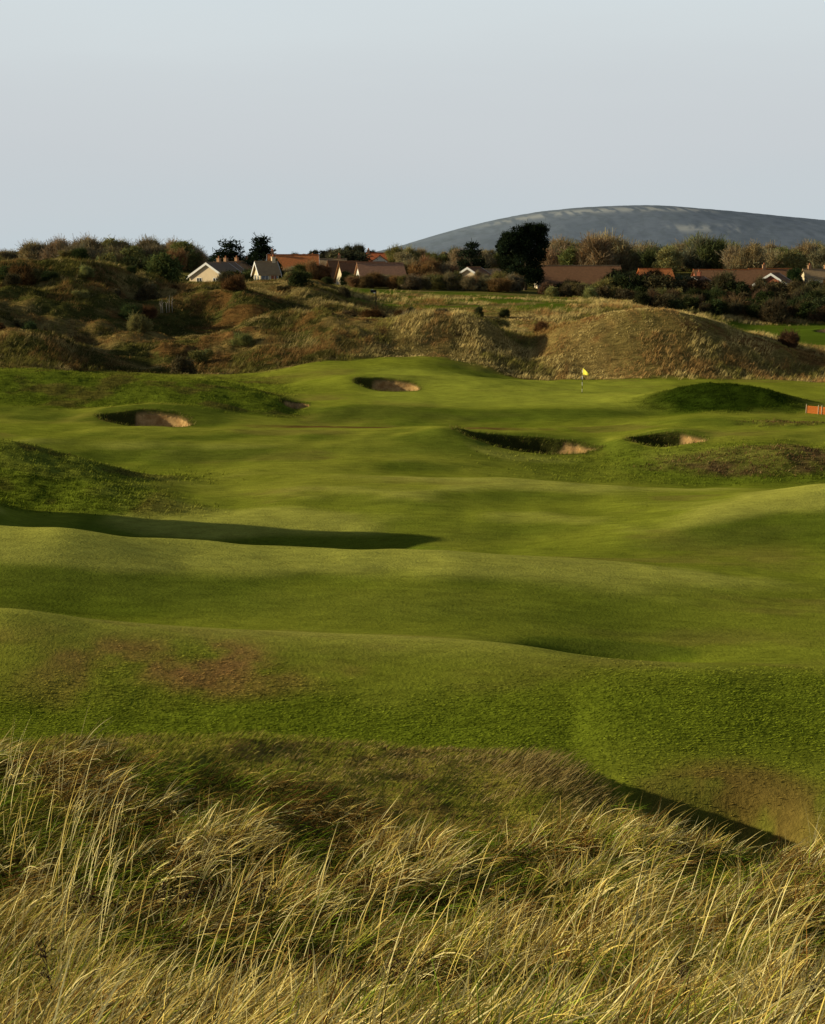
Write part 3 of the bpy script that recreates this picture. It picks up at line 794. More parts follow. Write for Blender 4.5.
# left skyline thicket
tops = [(-30, 256), (10, 250), (40, 244), (70, 240), (100, 239), (130, 238), (150, 243), (165, 238), (180, 238), (200, 245)]
tx = [a for a, b in tops]; ty = [b for a, b in tops]
for i in range(30):
    px = -20 + i * 7.4 + random.uniform(-3, 3)
    tp = np.interp(px, tx, ty) + random.uniform(-2, 5)
    kd = random.choice(['twiggy', 'twiggy', 'twiggy', 'tree'])
    if kd == 'twiggy': c, nm, lb = jit(GREYB), 'bare_tree', 'bare grey-brown twiggy tree in the thicket on the left skyline'
    else: c, nm, lb = jit(OLV), 'thicket_tree', 'olive leafy tree in the thicket on the left skyline'
    plant(kd, i % 4, px, random.uniform(262, 285) + (75 if px > 95 else 0), 4.5, c, nm, lb, 'tree', 'trees of the left skyline thicket', random.uniform(1.1, 1.6), 255, top=tp)
for i in range(9):
    px = 84 + i * 11 + random.uniform(-4, 4)
    plant('bush', i % 4, px, random.uniform(236, 250), 2.6, jit(random.choice([MIDG, DKG, OLV])), 'thicket_bush', 'rounded dark shrub at the foot of the left skyline thicket', 'bush', 'shrubs below the left thicket', 1.0, 265, top=random.uniform(251, 262))
plant('twiggy', 1, 176, 335, 4.6, RUST, 'russet_tree', 'russet-brown tree left of the white-edged gables', 'tree', None, .9, 260, top=247)

# the named dark evergreens
def big_pine():
    r = np.random.default_rng(5)
    x, y = s_of(522, 265) * 262, 262.0
    z = float(gz(np.array([x]), np.array([y]))[0])
    e = empty('pine_tree', (x, y, z - .1), 0, label='large dense dark evergreen pine standing before the blue hill', cat='tree')
    top = ZOFF - slope(226) * y - z
    pxm = 262 / F
    lb = []
    sil = [(248, 498, 508), (240, 500, 527), (232, 508, 545), (229, 522, 546), (236, 502, 547), (245, 499, 548), (253, 498, 548), (260, 500, 547), (267, 506, 546), (243, 515, 546), (250, 512, 546), (272, 515, 545), (278, 520, 542)]
    for py, a, b in sil:
        for k in range(7):
            p = r.uniform(a + 4, b - 4) if b - a > 9 else (a + b) / 2
            s = r.uniform(.7, 1.25)
            s *= 1.25; lb.append(((p - 522) * pxm, r.uniform(-2.6, 2.6), (ZOFF - slope(py + r.uniform(-2.5, 2.5)) * y - z), s, s * .8, r.uniform(.6, 1.25)))
    me = leaf_cloud(lb, 34000, .27, 1.3, .25, 77, .3); me.materials.append(CROWN)
    o = link('crown', me, None, e); o.color = (.020, .030, .014, 1)
    bm = bmesh.new(); tube(bm, [(.6, 0, -.2), (.7, 0, top * .4), (1.0, 0, top * .7), (1.4, .1, top * .95)], [.34, .28, .2, .06], 9)
    for k in range(14):
        a = r.uniform(0, 2*PI); zz = top * r.uniform(.3, .8); ln = r.uniform(1.5, 3.0)
        tube(bm, [(.8, 0, zz), (.8 + math.cos(a)*ln*.5, math.sin(a)*ln*.5, zz + .5), (.8 + math.cos(a)*ln, math.sin(a)*ln, zz + .9)], [.12, .09, .03], 5)
    finish('trunk', bm, BARK, e)
big_pine()
plant('conifer', 1, 228, 318, 5.5, (.022, .033, .016), 'conifer', 'broad ragged dark conifer behind the row of white-edged gables', 'tree', None, 1.7, 250, top=238)
plant('conifer', 2, 262, 306, 6, (.020, .032, .016), 'conifer', 'pointed dark conifer above the small tan gable', 'tree', None, 1.35, 250, top=236)
plant('conifer', 3, 472, 330, 5, (.030, .042, .022), 'conifer', 'small dark conifer among brown bushes left of the large pine', 'tree', None, 1.4, 250, top=242)
plant('bush', 2, 276, 272, 3, (.028, .04, .016), 'evergreen_bush', 'dark round evergreen bush before the orange roof', 'bush', None, .9, 270, top=261)
plant('bush', 3, 347, 262, 2.6, (.022, .034, .014), 'evergreen_bush', 'dark rounded bush before the two cream gables', 'bush', None, .85, 275, top=272)
plant('twiggy', 2, 312, 282, 3.6, RUST, 'russet_tree', 'rust-orange bare bush between orange roof and cream gables', 'bush', None, 1.3, 270, top=262)
plant('bush', 1, 300, 273, 2.4, MIDG, 'garden_hedge', 'green garden hedge below the long orange roof', 'hedge', None, 1.2, 275, top=270)
plant('bush', 0, 350, 350, 3.2, (.10, .10, .05), 'pale_bush', 'pale green bushy tree behind the cream gables on skyline', 'tree', None, 1.6, 255, top=249)
plant('tree', 2, 338, 352, 3.2, (.16, .145, .085), 'pale_bush', 'pale straw-coloured tree behind the cream gables', 'tree', None, 1.3, 255, top=248)
for i, (px, tp, c) in enumerate([(233, 270, DKG), (243, 268.5, MIDG), (250, 270, DKG)]):
    plant('bush', i % 4, px, 265 + i, 2.2, c, 'garden_hedge', 'dark green garden shrub between the gable row and the tan cottage', 'hedge', 'garden shrubs by the gable row', 1.1, 275, top=tp)
for i, px in enumerate((276, 284, 292, 301, 309, 318, 326)):
    plant('twiggy' if i % 2 else 'tree', i % 4, px, 282 + (i % 3), 3.0, jit(random.choice([GREYB, RUST, MIDG])), 'scrub_bush', 'brown garden bush hiding the foot of the orange-roofed house', 'bush', 'bushes before the orange roof', 1.2, 272, top=266 + random.uniform(-2, 3))
# bushes under the big roof, middle
for i in range(48):
    px = 352 + (i % 24) * 7.2 + random.uniform(-4, 4)
    c = jit(random.choice([GREYB, GREYB, RUST, OLV]), .2)
    plant('twiggy', i % 4, px, (random.uniform(264, 280) if i < 24 else random.uniform(246, 258)), 3.4, tuple(v * (.9 if i < 24 else .7) for v in c), 'scrub_bush', 'brown twiggy bush in the scrub between cream gables and pine', 'bush', 'brown scrub in the middle distance', random.uniform(.9, 1.2) if i < 24 else random.uniform(1.3, 2.1), 270, top=(random.uniform(264, 271) - (5 if 395 < px < 450 else 0) + (6 if px < 385 else 0) + (8 if 452 < px < 492 else 0)) if i < 24 else random.uniform(273, 281))
for i in range(14):
    px = 395 + i * 8.5 + random.uniform(-3, 3)
    plant(random.choice(['twiggy', 'tree']), i % 4, px, random.uniform(345, 400), 4.2, jit(random.choice([OLV, GREYB, GREYB, MIDG])), 'skyline_tree', 'low mixed tree on the skyline left of the pine below the hill', 'tree', 'skyline trees left of the pine', 1.1, 255, top=random.uniform(246, 253))
for i in range(9):
    px = 298 + i * 9 + random.uniform(-3, 3)
    plant(random.choice(['twiggy', 'tree']), i % 4, px, random.uniform(420, 450), 4.2, jit((.085, .085, .05)), 'skyline_tree', 'hazy tree on the low rise behind the red-roofed house', 'tree', 'trees on the rise behind the red roof', 1.2, 255, top=np.interp(px, [295, 340, 362, 380], [252, 246.5, 245, 250]) + random.uniform(-.5, 1.5))
# right skyline trees
rt = [(550, 246), (565, 242), (580, 243), (600, 237), (615, 240), (630, 249), (650, 247), (670, 243), (690, 240), (710, 240), (730, 244), (750, 247), (770, 248), (790, 246), (825, 247), (860, 247)]
rx_ = [a for a, b in rt]; ry_ = [b for a, b in rt]
for i in range(46):
    px = 548 + i * 6.7 + random.uniform(-3, 3)
    tp = np.interp(px, rx_, ry_) + random.uniform(-2.5, 3)
    pal = [OLV, GREYB, TAN, OLV] if px < 640 else [OLV, MIDG, GREYB, OLV, GREYB]
    c = random.choice(pal)
    if 590 < px < 615: c = TAN
    if 680 < px < 725 and i % 2: c = (.20, .19, .11)
    kd = 'twiggy' if c in (GREYB, TAN, DKBR) else random.choice(['tree', 'twiggy'])
    plant(kd, i % 4, px, random.uniform(335, 395), 5, jit(c, .18), 'autumn_tree', 'autumn-coloured tree in the wooded band below the hill', 'tree', 'trees in the wooded band right of the pine', random.uniform(1.1, 1.55), 250, top=tp)
plant('conifer', 0, 756, 400, 5, (.035, .05, .035), 'conifer', 'flat dark conifer standing up from the wooded band at right', 'tree', None, 1.2, 250, top=243)
plant('conifer', 2, 771, 402, 4.6, (.035, .05, .035), 'conifer', 'small dark conifer second from left on the right wooded band', 'tree', None, 1.0, 250, top=244.5)
# hedge belt right
for i in range(92):
    px = 545 + (i % 32) * 9.6 + random.uniform(-4, 4)
    rowk = i // 32
    if rowk == 2: px = 640 + (i % 32) * 7.2
    D = (258, 240, 224)[rowk] + random.uniform(-5, 5)
    tp = np.interp(px, [540, 580, 620, 650, 680, 720, 760, 800, 830], [288, 284, 272, 275, 279, 278, 282, 281, 280] if rowk == 0 else [300, 297, 294, 290, 290, 288, 290, 289, 286] if rowk == 1 else [306, 306, 306, 306, 303, 301, 302, 301, 298]) + random.uniform(-3, 5)
    c = jit(random.choice([DKBR, DKBR, DKG, (.16, .10, .05), OLV if px < 690 else DKG]), .25)
    plant(random.choice(['bush', 'twigbush']), i % 4, px, D, 3.0, c, 'hedge_bush', 'dark thorny bush in the hedge belt below the right-hand bungalows', 'bush', 'dark hedge belt at right', random.uniform(1.0, 1.35), 300, top=tp)
for i, (px, tp, c) in enumerate([(617, 266, (.05, .055, .02)), (640, 272, RUST), (608, 274, (.04, .045, .018)), (655, 271, (.15, .08, .03)), (632, 268, OLV)]):
    plant('twiggy' if i in (1, 3) else 'tree', i % 4, px, 262, 4.6, c, 'hedgerow_tree', 'tall dark hedgerow tree covering the end of the long brown bungalow', 'tree', 'hedgerow trees by the long bungalow', .9, 275, top=tp)
plant('bush', 3, 688, 262, 2.5, (.16, .16, .09), 'pale_bush', 'pale silvery shrub before the orange-ridged bungalow', 'bush', None, 1.5, 280, top=277)
plant('tree', 1, 795, 300, 3.4, (.035, .06, .02), 'evergreen_bush', 'dark green bush with pale blossom top beside the chimneyed cream house', 'bush', None, 1.0, 270, top=264)
# scattered gorse on the dunes
gs = [(183, 149, 357, 2.0, DKBR, 'round dark gorse bush on the left edge of the green turf'), (790, 163, 348, 2.0, (.10, .055, .03), 'reddish brown round bush on the dune above the right mound'),
      (148, 196, 305, 2.6, DKBR, 'dark brown thorn bush in the dip of the left dunes'), (20, 188, 275, 2.4, (.14, .08, .03), 'rusty bush on the high left dune at the frame edge'),
      (300, 205, 300, 2.2, DKG, 'dark bush on dune crest below the orange roof'), (410, 190, 312, 1.6, GREYB, 'grey-brown bush on the strip behind the tawny dune'), (345, 210, 302, 1.5, DKBR, 'low dark bush left of the course signpost')]
for i, (px, D, py, h, c, lb) in enumerate(gs):
    plant('twigbush' if i % 2 else 'bush', i % 4, px, D, h, c, 'gorse_bush', lb, 'bush', None, 1.0, py)
for i in range(46):
    px = random.choice([random.uniform(-10, 330), random.uniform(-10, 330), random.uniform(330, 560)]); D = random.uniform(152, 226)
    if px > 330: D = random.uniform(168, 205)
    plant(random.choice(['bush', 'twigbush']), i % 4, px, D, random.uniform(.8, 1.7), jit(random.choice([DKBR, DKG, OLV, (.14, .075, .03)]), .3), 'dune_shrub', 'low dark shrub dotted over the rough left-hand dunes', 'bush', 'low shrubs dotted over the dunes', random.uniform(1.0, 1.6), 310)

# pale dead sapling on the left dunes
def sapling():
    x, y = s_of(166, 308) * 186, 186.0
    z = float(gz(np.array([x]), np.array([y]))[0]); e = empty('dead_sapling', (x, y, z), label='pale bare dead sapling stems in the dip of the left dunes', cat='shrub')
    r = np.random.default_rng(3); m = plain('bleached_wood', (.42, .36, .28), .8, .1, .2)
    for k in range(5):
        bx = (k - 2) * .38 + r.normal(0, .06); h = r.uniform(1.2, 2.2)
        bm = bmesh.new(); tube(bm, [(bx, 0, -.15), (bx + r.normal(0, .07), r.normal(0, .1), h*.5), (bx + r.normal(0, .2), r.normal(0, .1), h)], [.05, .04, .012], 6)
        for q in range(3):
            zz = h * r.uniform(.4, .8); sgn = r.choice([-1, 1])
            tube(bm, [(bx, 0, zz), (bx + sgn * .2, .05, zz + .25)], [.02, .006], 5)
        finish('stem', bm, m, e, True)
sapling()

# ------------------------------------------------------------------ houses
def box(bm, x0, x1, y0, y1, z0, z1):
    v = [bm.verts.new(p) for p in ((x0,y0,z0),(x1,y0,z0),(x1,y1,z0),(x0,y1,z0),(x0,y0,z1),(x1,y0,z1),(x1,y1,z1),(x0,y1,z1))]
    for f in ((0,3,2,1),(4,5,6,7),(0,1,5,4),(1,2,6,5),(2,3,7,6),(3,0,4,7)): bm.faces.new([v[i] for i in f])

def tile_mat(name, col):
    m, nt, out = new_mat(name); b = principled(nt, out, .85, .15)
    tc = N(nt, 'ShaderNodeTexCoord'); P = tc.outputs['Object']
    w = N(nt, 'ShaderNodeTexWave', wave_type='BANDS', bands_direction='Z'); w.inputs['Scale'].default_value = 2.2; w.inputs['Distortion'].default_value = .4
    nt.links.new(P, w.inputs['Vector'])
    n = noise_out(nt, P, 2.2, 5, .7)
    f = mathn(nt, 'ADD', mathn(nt, 'MULTIPLY', w.outputs['Fac'], .25), mathn(nt, 'MULTIPLY_ADD', n, .9, .42))
    rgb = N(nt, 'ShaderNodeRGB'); rgb.outputs[0].default_value = (*col, 1)
    nt.links.new(vmul(nt, rgb.outputs[0], f), b.inputs['Base Color'])
    bp = N(nt, 'ShaderNodeBump'); bp.inputs['Strength'].default_value = .8; bp.inputs['Distance'].default_value = .04
    nt.links.new(w.outputs['Fac'], bp.inputs['Height']); nt.links.new(bp.outputs[0], b.inputs['Normal'])
    return m
M_CREAM = plain('cream_render', (.66, .55, .36), .9, .1, .12, 1.5); M_WHITE = plain('white_render', (.78, .74, .66), .9, .1, .1, 1.5)
M_BRICK = plain('red_brick', (.32, .11, .06), .9, .1, .35, 6.0, .01); M_TANW = plain('tan_render', (.74, .58, .38), .9, .1, .15, 1.5)
M_PAINT = plain('white_paint', (.80, .77, .72), .5, .3, .06, 3.0); M_GLASS = plain('window_glass', (.03, .035, .04), .08, .6, .1, 1.0)
M_POT = plain('clay_pot', (.38, .15, .07), .85, .1, .2); M_CHIM = plain('tan_brick', (.42, .24, .13), .9, .1, .3, 6.0)
R_ORANGE = tile_mat('orange_tile', (.62, .21, .065)); R_BROWN = tile_mat('brown_tile', (.27, .135, .065)); R_RED = tile_mat('red_tile', (.46, .13, .05)); R_PINK = tile_mat('faded_tile', (.46, .235, .13)); R_TAN = tile_mat('tan_tile', (.40, .27, .14)); R_GREY = tile_mat('grey_tile', (.32, .22, .14))

def house(px, D, apex, W, Lh, rise, rot, wall, roof, label, barge=True, chim=(), hip=False, windows=True, ovh=.35, py=270, group=None, chm=None, name='house', ridge=None):
    """ridge runs along local x; the gable at -x faces the left"""
    x, y = s_of(px, apex) * D, D
    z = float(gz(np.array([x]), np.array([y]))[0]) - .15
    H = ZOFF - slope(apex) * D - z
    h = H - rise
    if h < 2.2: h = 2.2; z = z + (H - rise - 2.2); H = h + rise
    e = empty(name, (x, y, z), math.radians(rot), label=label, cat='house', group=group)
    a, b = Lh / 2, W / 2
    bm = bmesh.new()
    pts = [(-b, -1.2), (b, -1.2), (b, h), (0, H), (-b, h)]
    f0 = [bm.verts.new((-a, q, zz)) for q, zz in pts]; f1 = [bm.verts.new((a, q, zz)) for q, zz in pts]
    bm.faces.new(f0); bm.faces.new(f1[::-1])
    for k in range(5): bm.faces.new((f0[k], f1[k], f1[(k+1) % 5], f0[(k+1) % 5]))
    finish('wall', bm, wall, e)
    # roof: two slabs with overhang
    bm = bmesh.new(); t = .14; k = rise / b
    A = a + ovh; ey = b + ovh; ez = h - ovh * k
    ht = b * .8 if hip else 0.0
    for sg in (-1, 1):
        lo = [(-A, sg * ey, ez + .03), (A, sg * ey, ez + .03), (A - ht, 0, H + .03), (-A + ht, 0, H + .03)]
        v0 = [bm.verts.new(p) for p in lo]; v1 = [bm.verts.new((p[0], p[1], p[2] + t)) for p in lo]
        bm.faces.new(v0); bm.faces.new(v1[::-1])
        for q in range(4): bm.faces.new((v0[q], v0[(q+1) % 4], v1[(q+1) % 4], v1[q]))
    rf = finish('roof', bm, roof, e)
    bm = bmesh.new(); box(bm, -A + ht + .02, A - ht - .02, -.13, .13, H + .1, H + t + .14)
    finish('ridge_tile', bm, ridge or roof, rf)
    if barge:
        for sx in (-1, 1):
            bm = bmesh.new()
            for sg in (-1, 1):
                p = [(0, H + t + .07), (sg * ey, ez + t + .07), (sg * ey, ez - .22), (0, H - .22)]
                x0, x1 = sx * (A + .005), sx * (A + .07)
                v0 = [bm.verts.new((x0, yy, zz)) for yy, zz in p]; v1 = [bm.verts.new((x1, yy, zz)) for yy, zz in p]
                bm.faces.new(v0); bm.faces.new(v1[::-1])
                for q in range(4): bm.faces.new((v0[q], v0[(q+1) % 4], v1[(q+1) % 4], v1[q]))
            finish('bargeboard', bm, M_PAINT, e)
    for cx in chim:
        bm = bmesh.new(); box(bm, cx * a - .30, cx * a + .30, -.30, .30, H - .6, H + .85); box(bm, cx * a - .36, cx * a + .36, -.36, .36, H + .85, H + .96)
        ch = finish('chimney', bm, chm or M_BRICK, e)
        bm = bmesh.new(); tube(bm, [(cx * a, 0, H + .96), (cx * a, 0, H + 1.35)], [.16, .13], 10); finish('chimney_pot', bm, M_POT, ch)
    if windows:
        def win(cx, cy, cz, w, hh, nx, ny):
            # window lying in a wall whose outward normal is (nx, ny)
            ux, uy = -ny, nx
            def bx(bm, u0, u1, n0, n1, z0, z1):
                c = [(cx + ux*u + nx*n_, cy + uy*u + ny*n_) for u, n_ in ((u0,n0),(u1,n0),(u1,n1),(u0,n1))]
                v = [bm.verts.new((*p, zz)) for zz in (z0, z1) for p in c]
                for f in ((0,3,2,1),(4,5,6,7),(0,1,5,4),(1,2,6,5),(2,3,7,6),(3,0,4,7)): bm.faces.new([v[i] for i in f])
            bm = bmesh.new(); f = .08
            bx(bm, -w/2, w/2, .0, .07, cz, cz + f); bx(bm, -w/2, w/2, 0, .07, cz + hh - f, cz + hh)
            bx(bm, -w/2, -w/2 + f, 0, .068, cz + f, cz + hh - f); bx(bm, w/2 - f, w/2, 0, .068, cz + f, cz + hh - f); bx(bm, -f/2, f/2, 0, .066, cz + f, cz + hh - f)
            wf = finish('window', bm, M_PAINT, e)
            bm = bmesh.new(); bx(bm, -w/2 + f, w/2 - f, .01, .03, cz + f, cz + hh - f); finish('pane', bm, M_GLASS, wf)
        zc = max(.9, h - 1.5)
        win(-a, -b * .45, zc, 1.2, 1.15, -1, 0); win(-a, b * .45, zc, 1.2, 1.15, -1, 0)
        if h + rise * .3 > 3.6: win(-a, 0, h + .1, .9, min(1.0, rise * .45), -1, 0)
        m = max(2, int(Lh // 3.5))
        for q in range(m): win(-a + (q + .5) * Lh / m, -b, zc, 1.3, 1.15, 0, -1)
    bm = bmesh.new(); box(bm, a * .1, a * .1 + .95, -b - .06, -b - .002, 0.15, 2.15); d = finish('door', bm, M_BRICK, e)
    return e

GR = 'row of four white-edged gables'
house(217, 274, 263.5, 8.4, 5.5, 2.35, 58, M_TANW, R_GREY, 'nearest and largest white-edged gable of the left row', chim=(.2,), group=GR, chm=M_CHIM)
house(224, 288, 263, 7.6, 5.5, 2.3, 58, M_TANW, R_GREY, 'second white-edged gable of the left row, right of the largest', chim=(.2,), group=GR, chm=M_CHIM)
house(235, 302, 262.5, 7.6, 5.5, 2.3, 58, M_TANW, R_TAN, 'third white-edged gable of the left row', chim=(.2,), group=GR, chm=M_CHIM)
house(245, 316, 262, 7.6, 5.5, 2.3, 58, M_TANW, R_TAN, 'farthest white-edged gable of the left row', chim=(.2,), group=GR, chm=M_CHIM)
house(266, 257, 262.5, 4.5, 3.2, 1.9, 20, M_CREAM, R_TAN, 'small tan-roofed cottage with cream gable below the pointed conifer', chim=(.8,), chm=M_TANW)
house(293, 300, 255.5, 8, 9.5, 3.2, 4, M_BRICK, R_ORANGE, 'long house with bright orange tiled roof on the skyline', chim=(-.85,), chm=M_CHIM)
house(325, 318, 259.5, 7, 8.5, 2.0, 3, M_TANW, R_TAN, 'low pale tan-roofed house right of the orange roof', chim=(-.6, .7), barge=False, chm=M_CHIM)
house(343, 284, 262, 6.4, 5.4, 3.2, 18, M_CREAM, R_BROWN, 'left one of the two cream gabled houses with steep brown roof', barge=False)
house(362, 270, 263, 6.4, 8, 3.2, 18, M_CREAM, R_BROWN, 'right one of the two cream gabled houses with steep brown roof', barge=False)
house(380, 262, 264, 8.4, 7.5, 3.0, 12, M_WHITE, R_PINK, 'white-walled house with faded pinkish roof right of the cream gables', barge=False)
house(389, 372, 253.5, 7, 10.5, 2.4, -4, M_WHITE, R_RED, 'red-roofed house with two chimneys on skyline left of the hill', chim=(-.96, .6), barge=False, chm=M_CHIM)
house(380, 364, 256, 3.6, 3.2, 1.2, 90, M_WHITE, R_RED, 'white gabled annexe in front of the red-roofed skyline house', barge=False, windows=True)
house(474, 285, 268, 6.5, 5, 1.9, 62, M_TANW, R_BROWN, 'white-edged gable half buried in brown scrub left of pine', chim=())
house(488, 296, 270, 5.5, 5, 1.6, 40, M_TANW, R_TAN, 'smaller tan-roofed gable just left of the large pine', chim=())
house(578, 278, 266.5, 9, 15, 3.0, 2, M_TANW, R_BROWN, 'long brown-roofed bungalow right of the large pine', barge=False, ridge=R_TAN)  # paler ridge tiles paint in the sunlit ridge line
house(655, 300, 269.5, 8, 6, 2.4, 4, M_BRICK, R_ORANGE, 'short orange-roofed bungalow behind the russet hedge tree', barge=False, chim=())
house(722, 292, 270.5, 8.5, 10.5, 2.6, 2, M_BRICK, R_BROWN, 'bungalow with ridge painted sunlit orange above the dark hedge', barge=False, chim=(), ridge=R_ORANGE)  # orange ridge tiles paint in low sun along the ridge
house(698, 268, 277.5, 5.6, 6, 1.6, 62, M_BRICK, R_BROWN, 'low gable with red brick chimney below the orange-ridged bungalow', chim=(.2,))
house(770, 305, 269.5, 8, 8.2, 2.4, 2, M_BRICK, R_BROWN, 'brown-roofed bungalow with ridge painted sunlit orange left of the chimneyed cream house', barge=False, chim=(-.3,), ridge=R_ORANGE, chm=M_CHIM)  # ridge colour stands for sunlight catching the roof top
house(775, 272, 274, 5.8, 5, 1.8, 62, M_BRICK, R_BROWN, 'white-edged brick gable in front of the brown-roofed bungalow', chim=())
house(818, 302, 270, 5, 5.6, 1.6, 4, M_CREAM, R_TAN, 'cream house with two tall chimneys at the right edge', barge=False, chim=(-.62, .55), chm=M_CHIM)

# ------------------------------------------------------------------ flag, sign, netting
def flagstick():
    x, y = s_of(582, 396) * 131, 131.0; z = float(gz(np.array([x]), np.array([y]))[0])
    e = empty('golf_flag', (x, y, z), math.radians(-42), label='yellow flag on a striped stick in the putting green', cat='golf flag')
    H = 2.25
    m, nt, out = new_mat('banded_stick'); b = principled(nt, out, .4, .4)
    tc = N(nt, 'ShaderNodeTexCoord'); sp = N(nt, 'ShaderNodeSeparateXYZ'); nt.links.new(tc.outputs['Object'], sp.inputs[0])
    fr = mathn(nt, 'GREATER_THAN', mathn(nt, 'FRACT', mathn(nt, 'MULTIPLY_ADD', sp.outputs['Z'], 1.0 / .56, .28)), .5)
    mx = N(nt, 'ShaderNodeMix', data_type='RGBA'); nt.links.new(fr, mx.inputs['Factor'])
    mx.inputs[6].default_value = (.05, .05, .04, 1); mx.inputs[7].default_value = (.85, .83, .76, 1)
    nt.links.new(mx.outputs[2], b.inputs['Base Color'])
    bm = bmesh.new(); tube(bm, [(0, 0, -.1), (0, 0, H)], [.028, .022], 10); tube(bm, [(0, 0, H), (0, 0, H + .05)], [.03, .02], 10)
    p = finish('pole', bm, m, e, True)
    bm = bmesh.new(); nx, nz = 10, 6; g_ = []
    for i in range(nx + 1):
        u = i / nx
        g_.append([bm.verts.new((.024 + u * .62, .05 * math.sin(u * 7) * u, H - .02 - .60 * (j / nz) * (1 - .66 * u) - u * .40 - .04 * u * u)) for j in range(nz + 1)])
    for i in range(nx):
        for j in range(nz): bm.faces.new((g_[i][j], g_[i+1][j], g_[i+1][j+1], g_[i][j+1]))
    mf = plain('yellow_cloth', (.92, .80, .10), .7, .1, .1, 8)
    f = finish('flag', bm, mf, e, True)
    so = f.modifiers.new('thick', 'SOLIDIFY'); so.thickness = .004
flagstick()

def signpost():
    x, y = s_of(376, 300) * 204, 204.0; z = float(gz(np.array([x]), np.array([y]))[0])
    e = empty('course_signpost', (x, y, z), label='dark post with a small dark board standing on the dune strip', cat='signpost')
    top = max(2.4, ZOFF - slope(289.5) * y - z)
    m = plain('dark_timber', (.03, .028, .022), .8, .1, .3); mw = plain('white_plate', (.75, .73, .68), .5, .3, .05)
    bm = bmesh.new(); box(bm, -.06, .06, -.06, .06, -.3, top); finish('post', bm, m, e)
    bm = bmesh.new(); box(bm, -.72, -.065, -.05, .03, top - .42, top - .06); bd = finish('board', bm, m, e)
    bm = bmesh.new(); box(bm, -.34, -.08, -.075, -.053, top - .50, top - .36); finish('plate', bm, mw, bd)
    bm = bmesh.new(); box(bm, -.80, -.30, -.03, .02, top - .058, top - .02); finish('cap', bm, mw, bd)
signpost()

def netting():
    x0, y0 = s_of(806, 412) * 116.5, 116.5; x1, y1 = s_of(850, 412) * 114.4, 114.4
    z = float(gz(np.array([x0]), np.array([y0]))[0])
    e = empty('netting_fence', (x0, y0, z), label='short orange plastic netting fence on pale stakes at right edge', cat='fence')
    Lx = x1 - x0
    ms = plain('pale_stake', (.62, .50, .32), .8, .1, .15)
    def gl(u): return float(gz(np.array([x0 + u]), np.array([y0 + (y1 - y0) * u / Lx]))[0]) - z
    us = [0, .78, 1.0, 1.75, 2.5, 3.2]
    for u in us:
        bm = bmesh.new(); yy = (y1 - y0) * u / Lx; tube(bm, [(u, yy, gl(u) - .2), (u + .02, yy, gl(u) + .72)], [.03, .025], 8); finish('stake', bm, ms, e, True)
    m, nt, out = new_mat('orange_netting'); b = principled(nt, out, .6, .2); b.inputs['Base Color'].default_value = (.85, .22, .04, 1)
    bm = bmesh.new(); nx = 44; nz = 7
    def pt(i, j):
        u = Lx * i / nx; sag = .06 * math.sin(i * 1.3) ** 2
        return Vector((u, (y1 - y0) * u / Lx + .035, gl(u) + .06 + (.54 - sag) * j / nz))
    for j in range(nz + 1):
        for i in range(nx):
            a, c = pt(i, j), pt(i + 1, j); hh = .022
            bm.faces.new([bm.verts.new(p) for p in (a - Vector((0,0,hh)), c - Vector((0,0,hh)), c + Vector((0,0,hh)), a + Vector((0,0,hh)))])
    for i in range(nx + 1):
        a, c = pt(i, 0), pt(i, nz); w = .018; dy = Vector((0, .003, 0))
        bm.faces.new([bm.verts.new(p + dy) for p in (a - Vector((w,0,0)), a + Vector((w,0,0)), c + Vector((w,0,0)), c - Vector((w,0,0)))])
    finish('netting', bm, m, e)
netting()

# ------------------------------------------------------------------ dead weeds and bramble in the foreground
M_STEM = plain('dead_stem', (.055, .032, .02), .8, .1, .3, 20)
def weed(px, py, D, h, lean, label, seed):
    r = np.random.default_rng(seed)
    x, y = s_of(px, py) * D, D; z = float(gz(np.array([x]), np.array([y]))[0])
    e = empty('dead_weed', (x, y, z), label=label, cat='weed')
    bm = bmesh.new(); pts = [(0, 0, -.03)]; 
    for k in range(1, 7): pts.append((lean * h * k / 6 + r.normal(0, .008), r.normal(0, .008), h * k / 6))
    tube(bm, pts, [.009 - .001 * k for k in range(7)], 6); st = finish('stem', bm, M_STEM, e, True)
    bm = bmesh.new()
    for k in range(16):
        q = r.uniform(.45, 1.0); p = Vector((lean * h * q, 0, h * q)); a = r.uniform(0, 2*PI); l = r.uniform(.03, .10)
        c = p + Vector((math.cos(a) * l, math.sin(a) * l, l * .8)); tube(bm, [p, c], [.004, .0025], 5)
        for s in range(3):
            d = c + Vector(r.normal(0, .012, 3)); tube(bm, [c, d], [.005, .003], 4)
    finish('twig', bm, M_STEM, st)
weed(55, 965, 10.2, .62, -.12, 'upright dark dead weed stalk in the lower left grass', 1)
weed(128, 915, 11.5, .34, .25, 'short dark weed in the tan grass right of the upright weed stalk', 2)
weed(684, 930, 11.2, .40, .02, 'thin dark weed stalk in the pale grass at lower right', 3)
weed(812, 960, 10.0, .42, .1, 'dark leafy weed near the right edge of the foreground grass', 4)

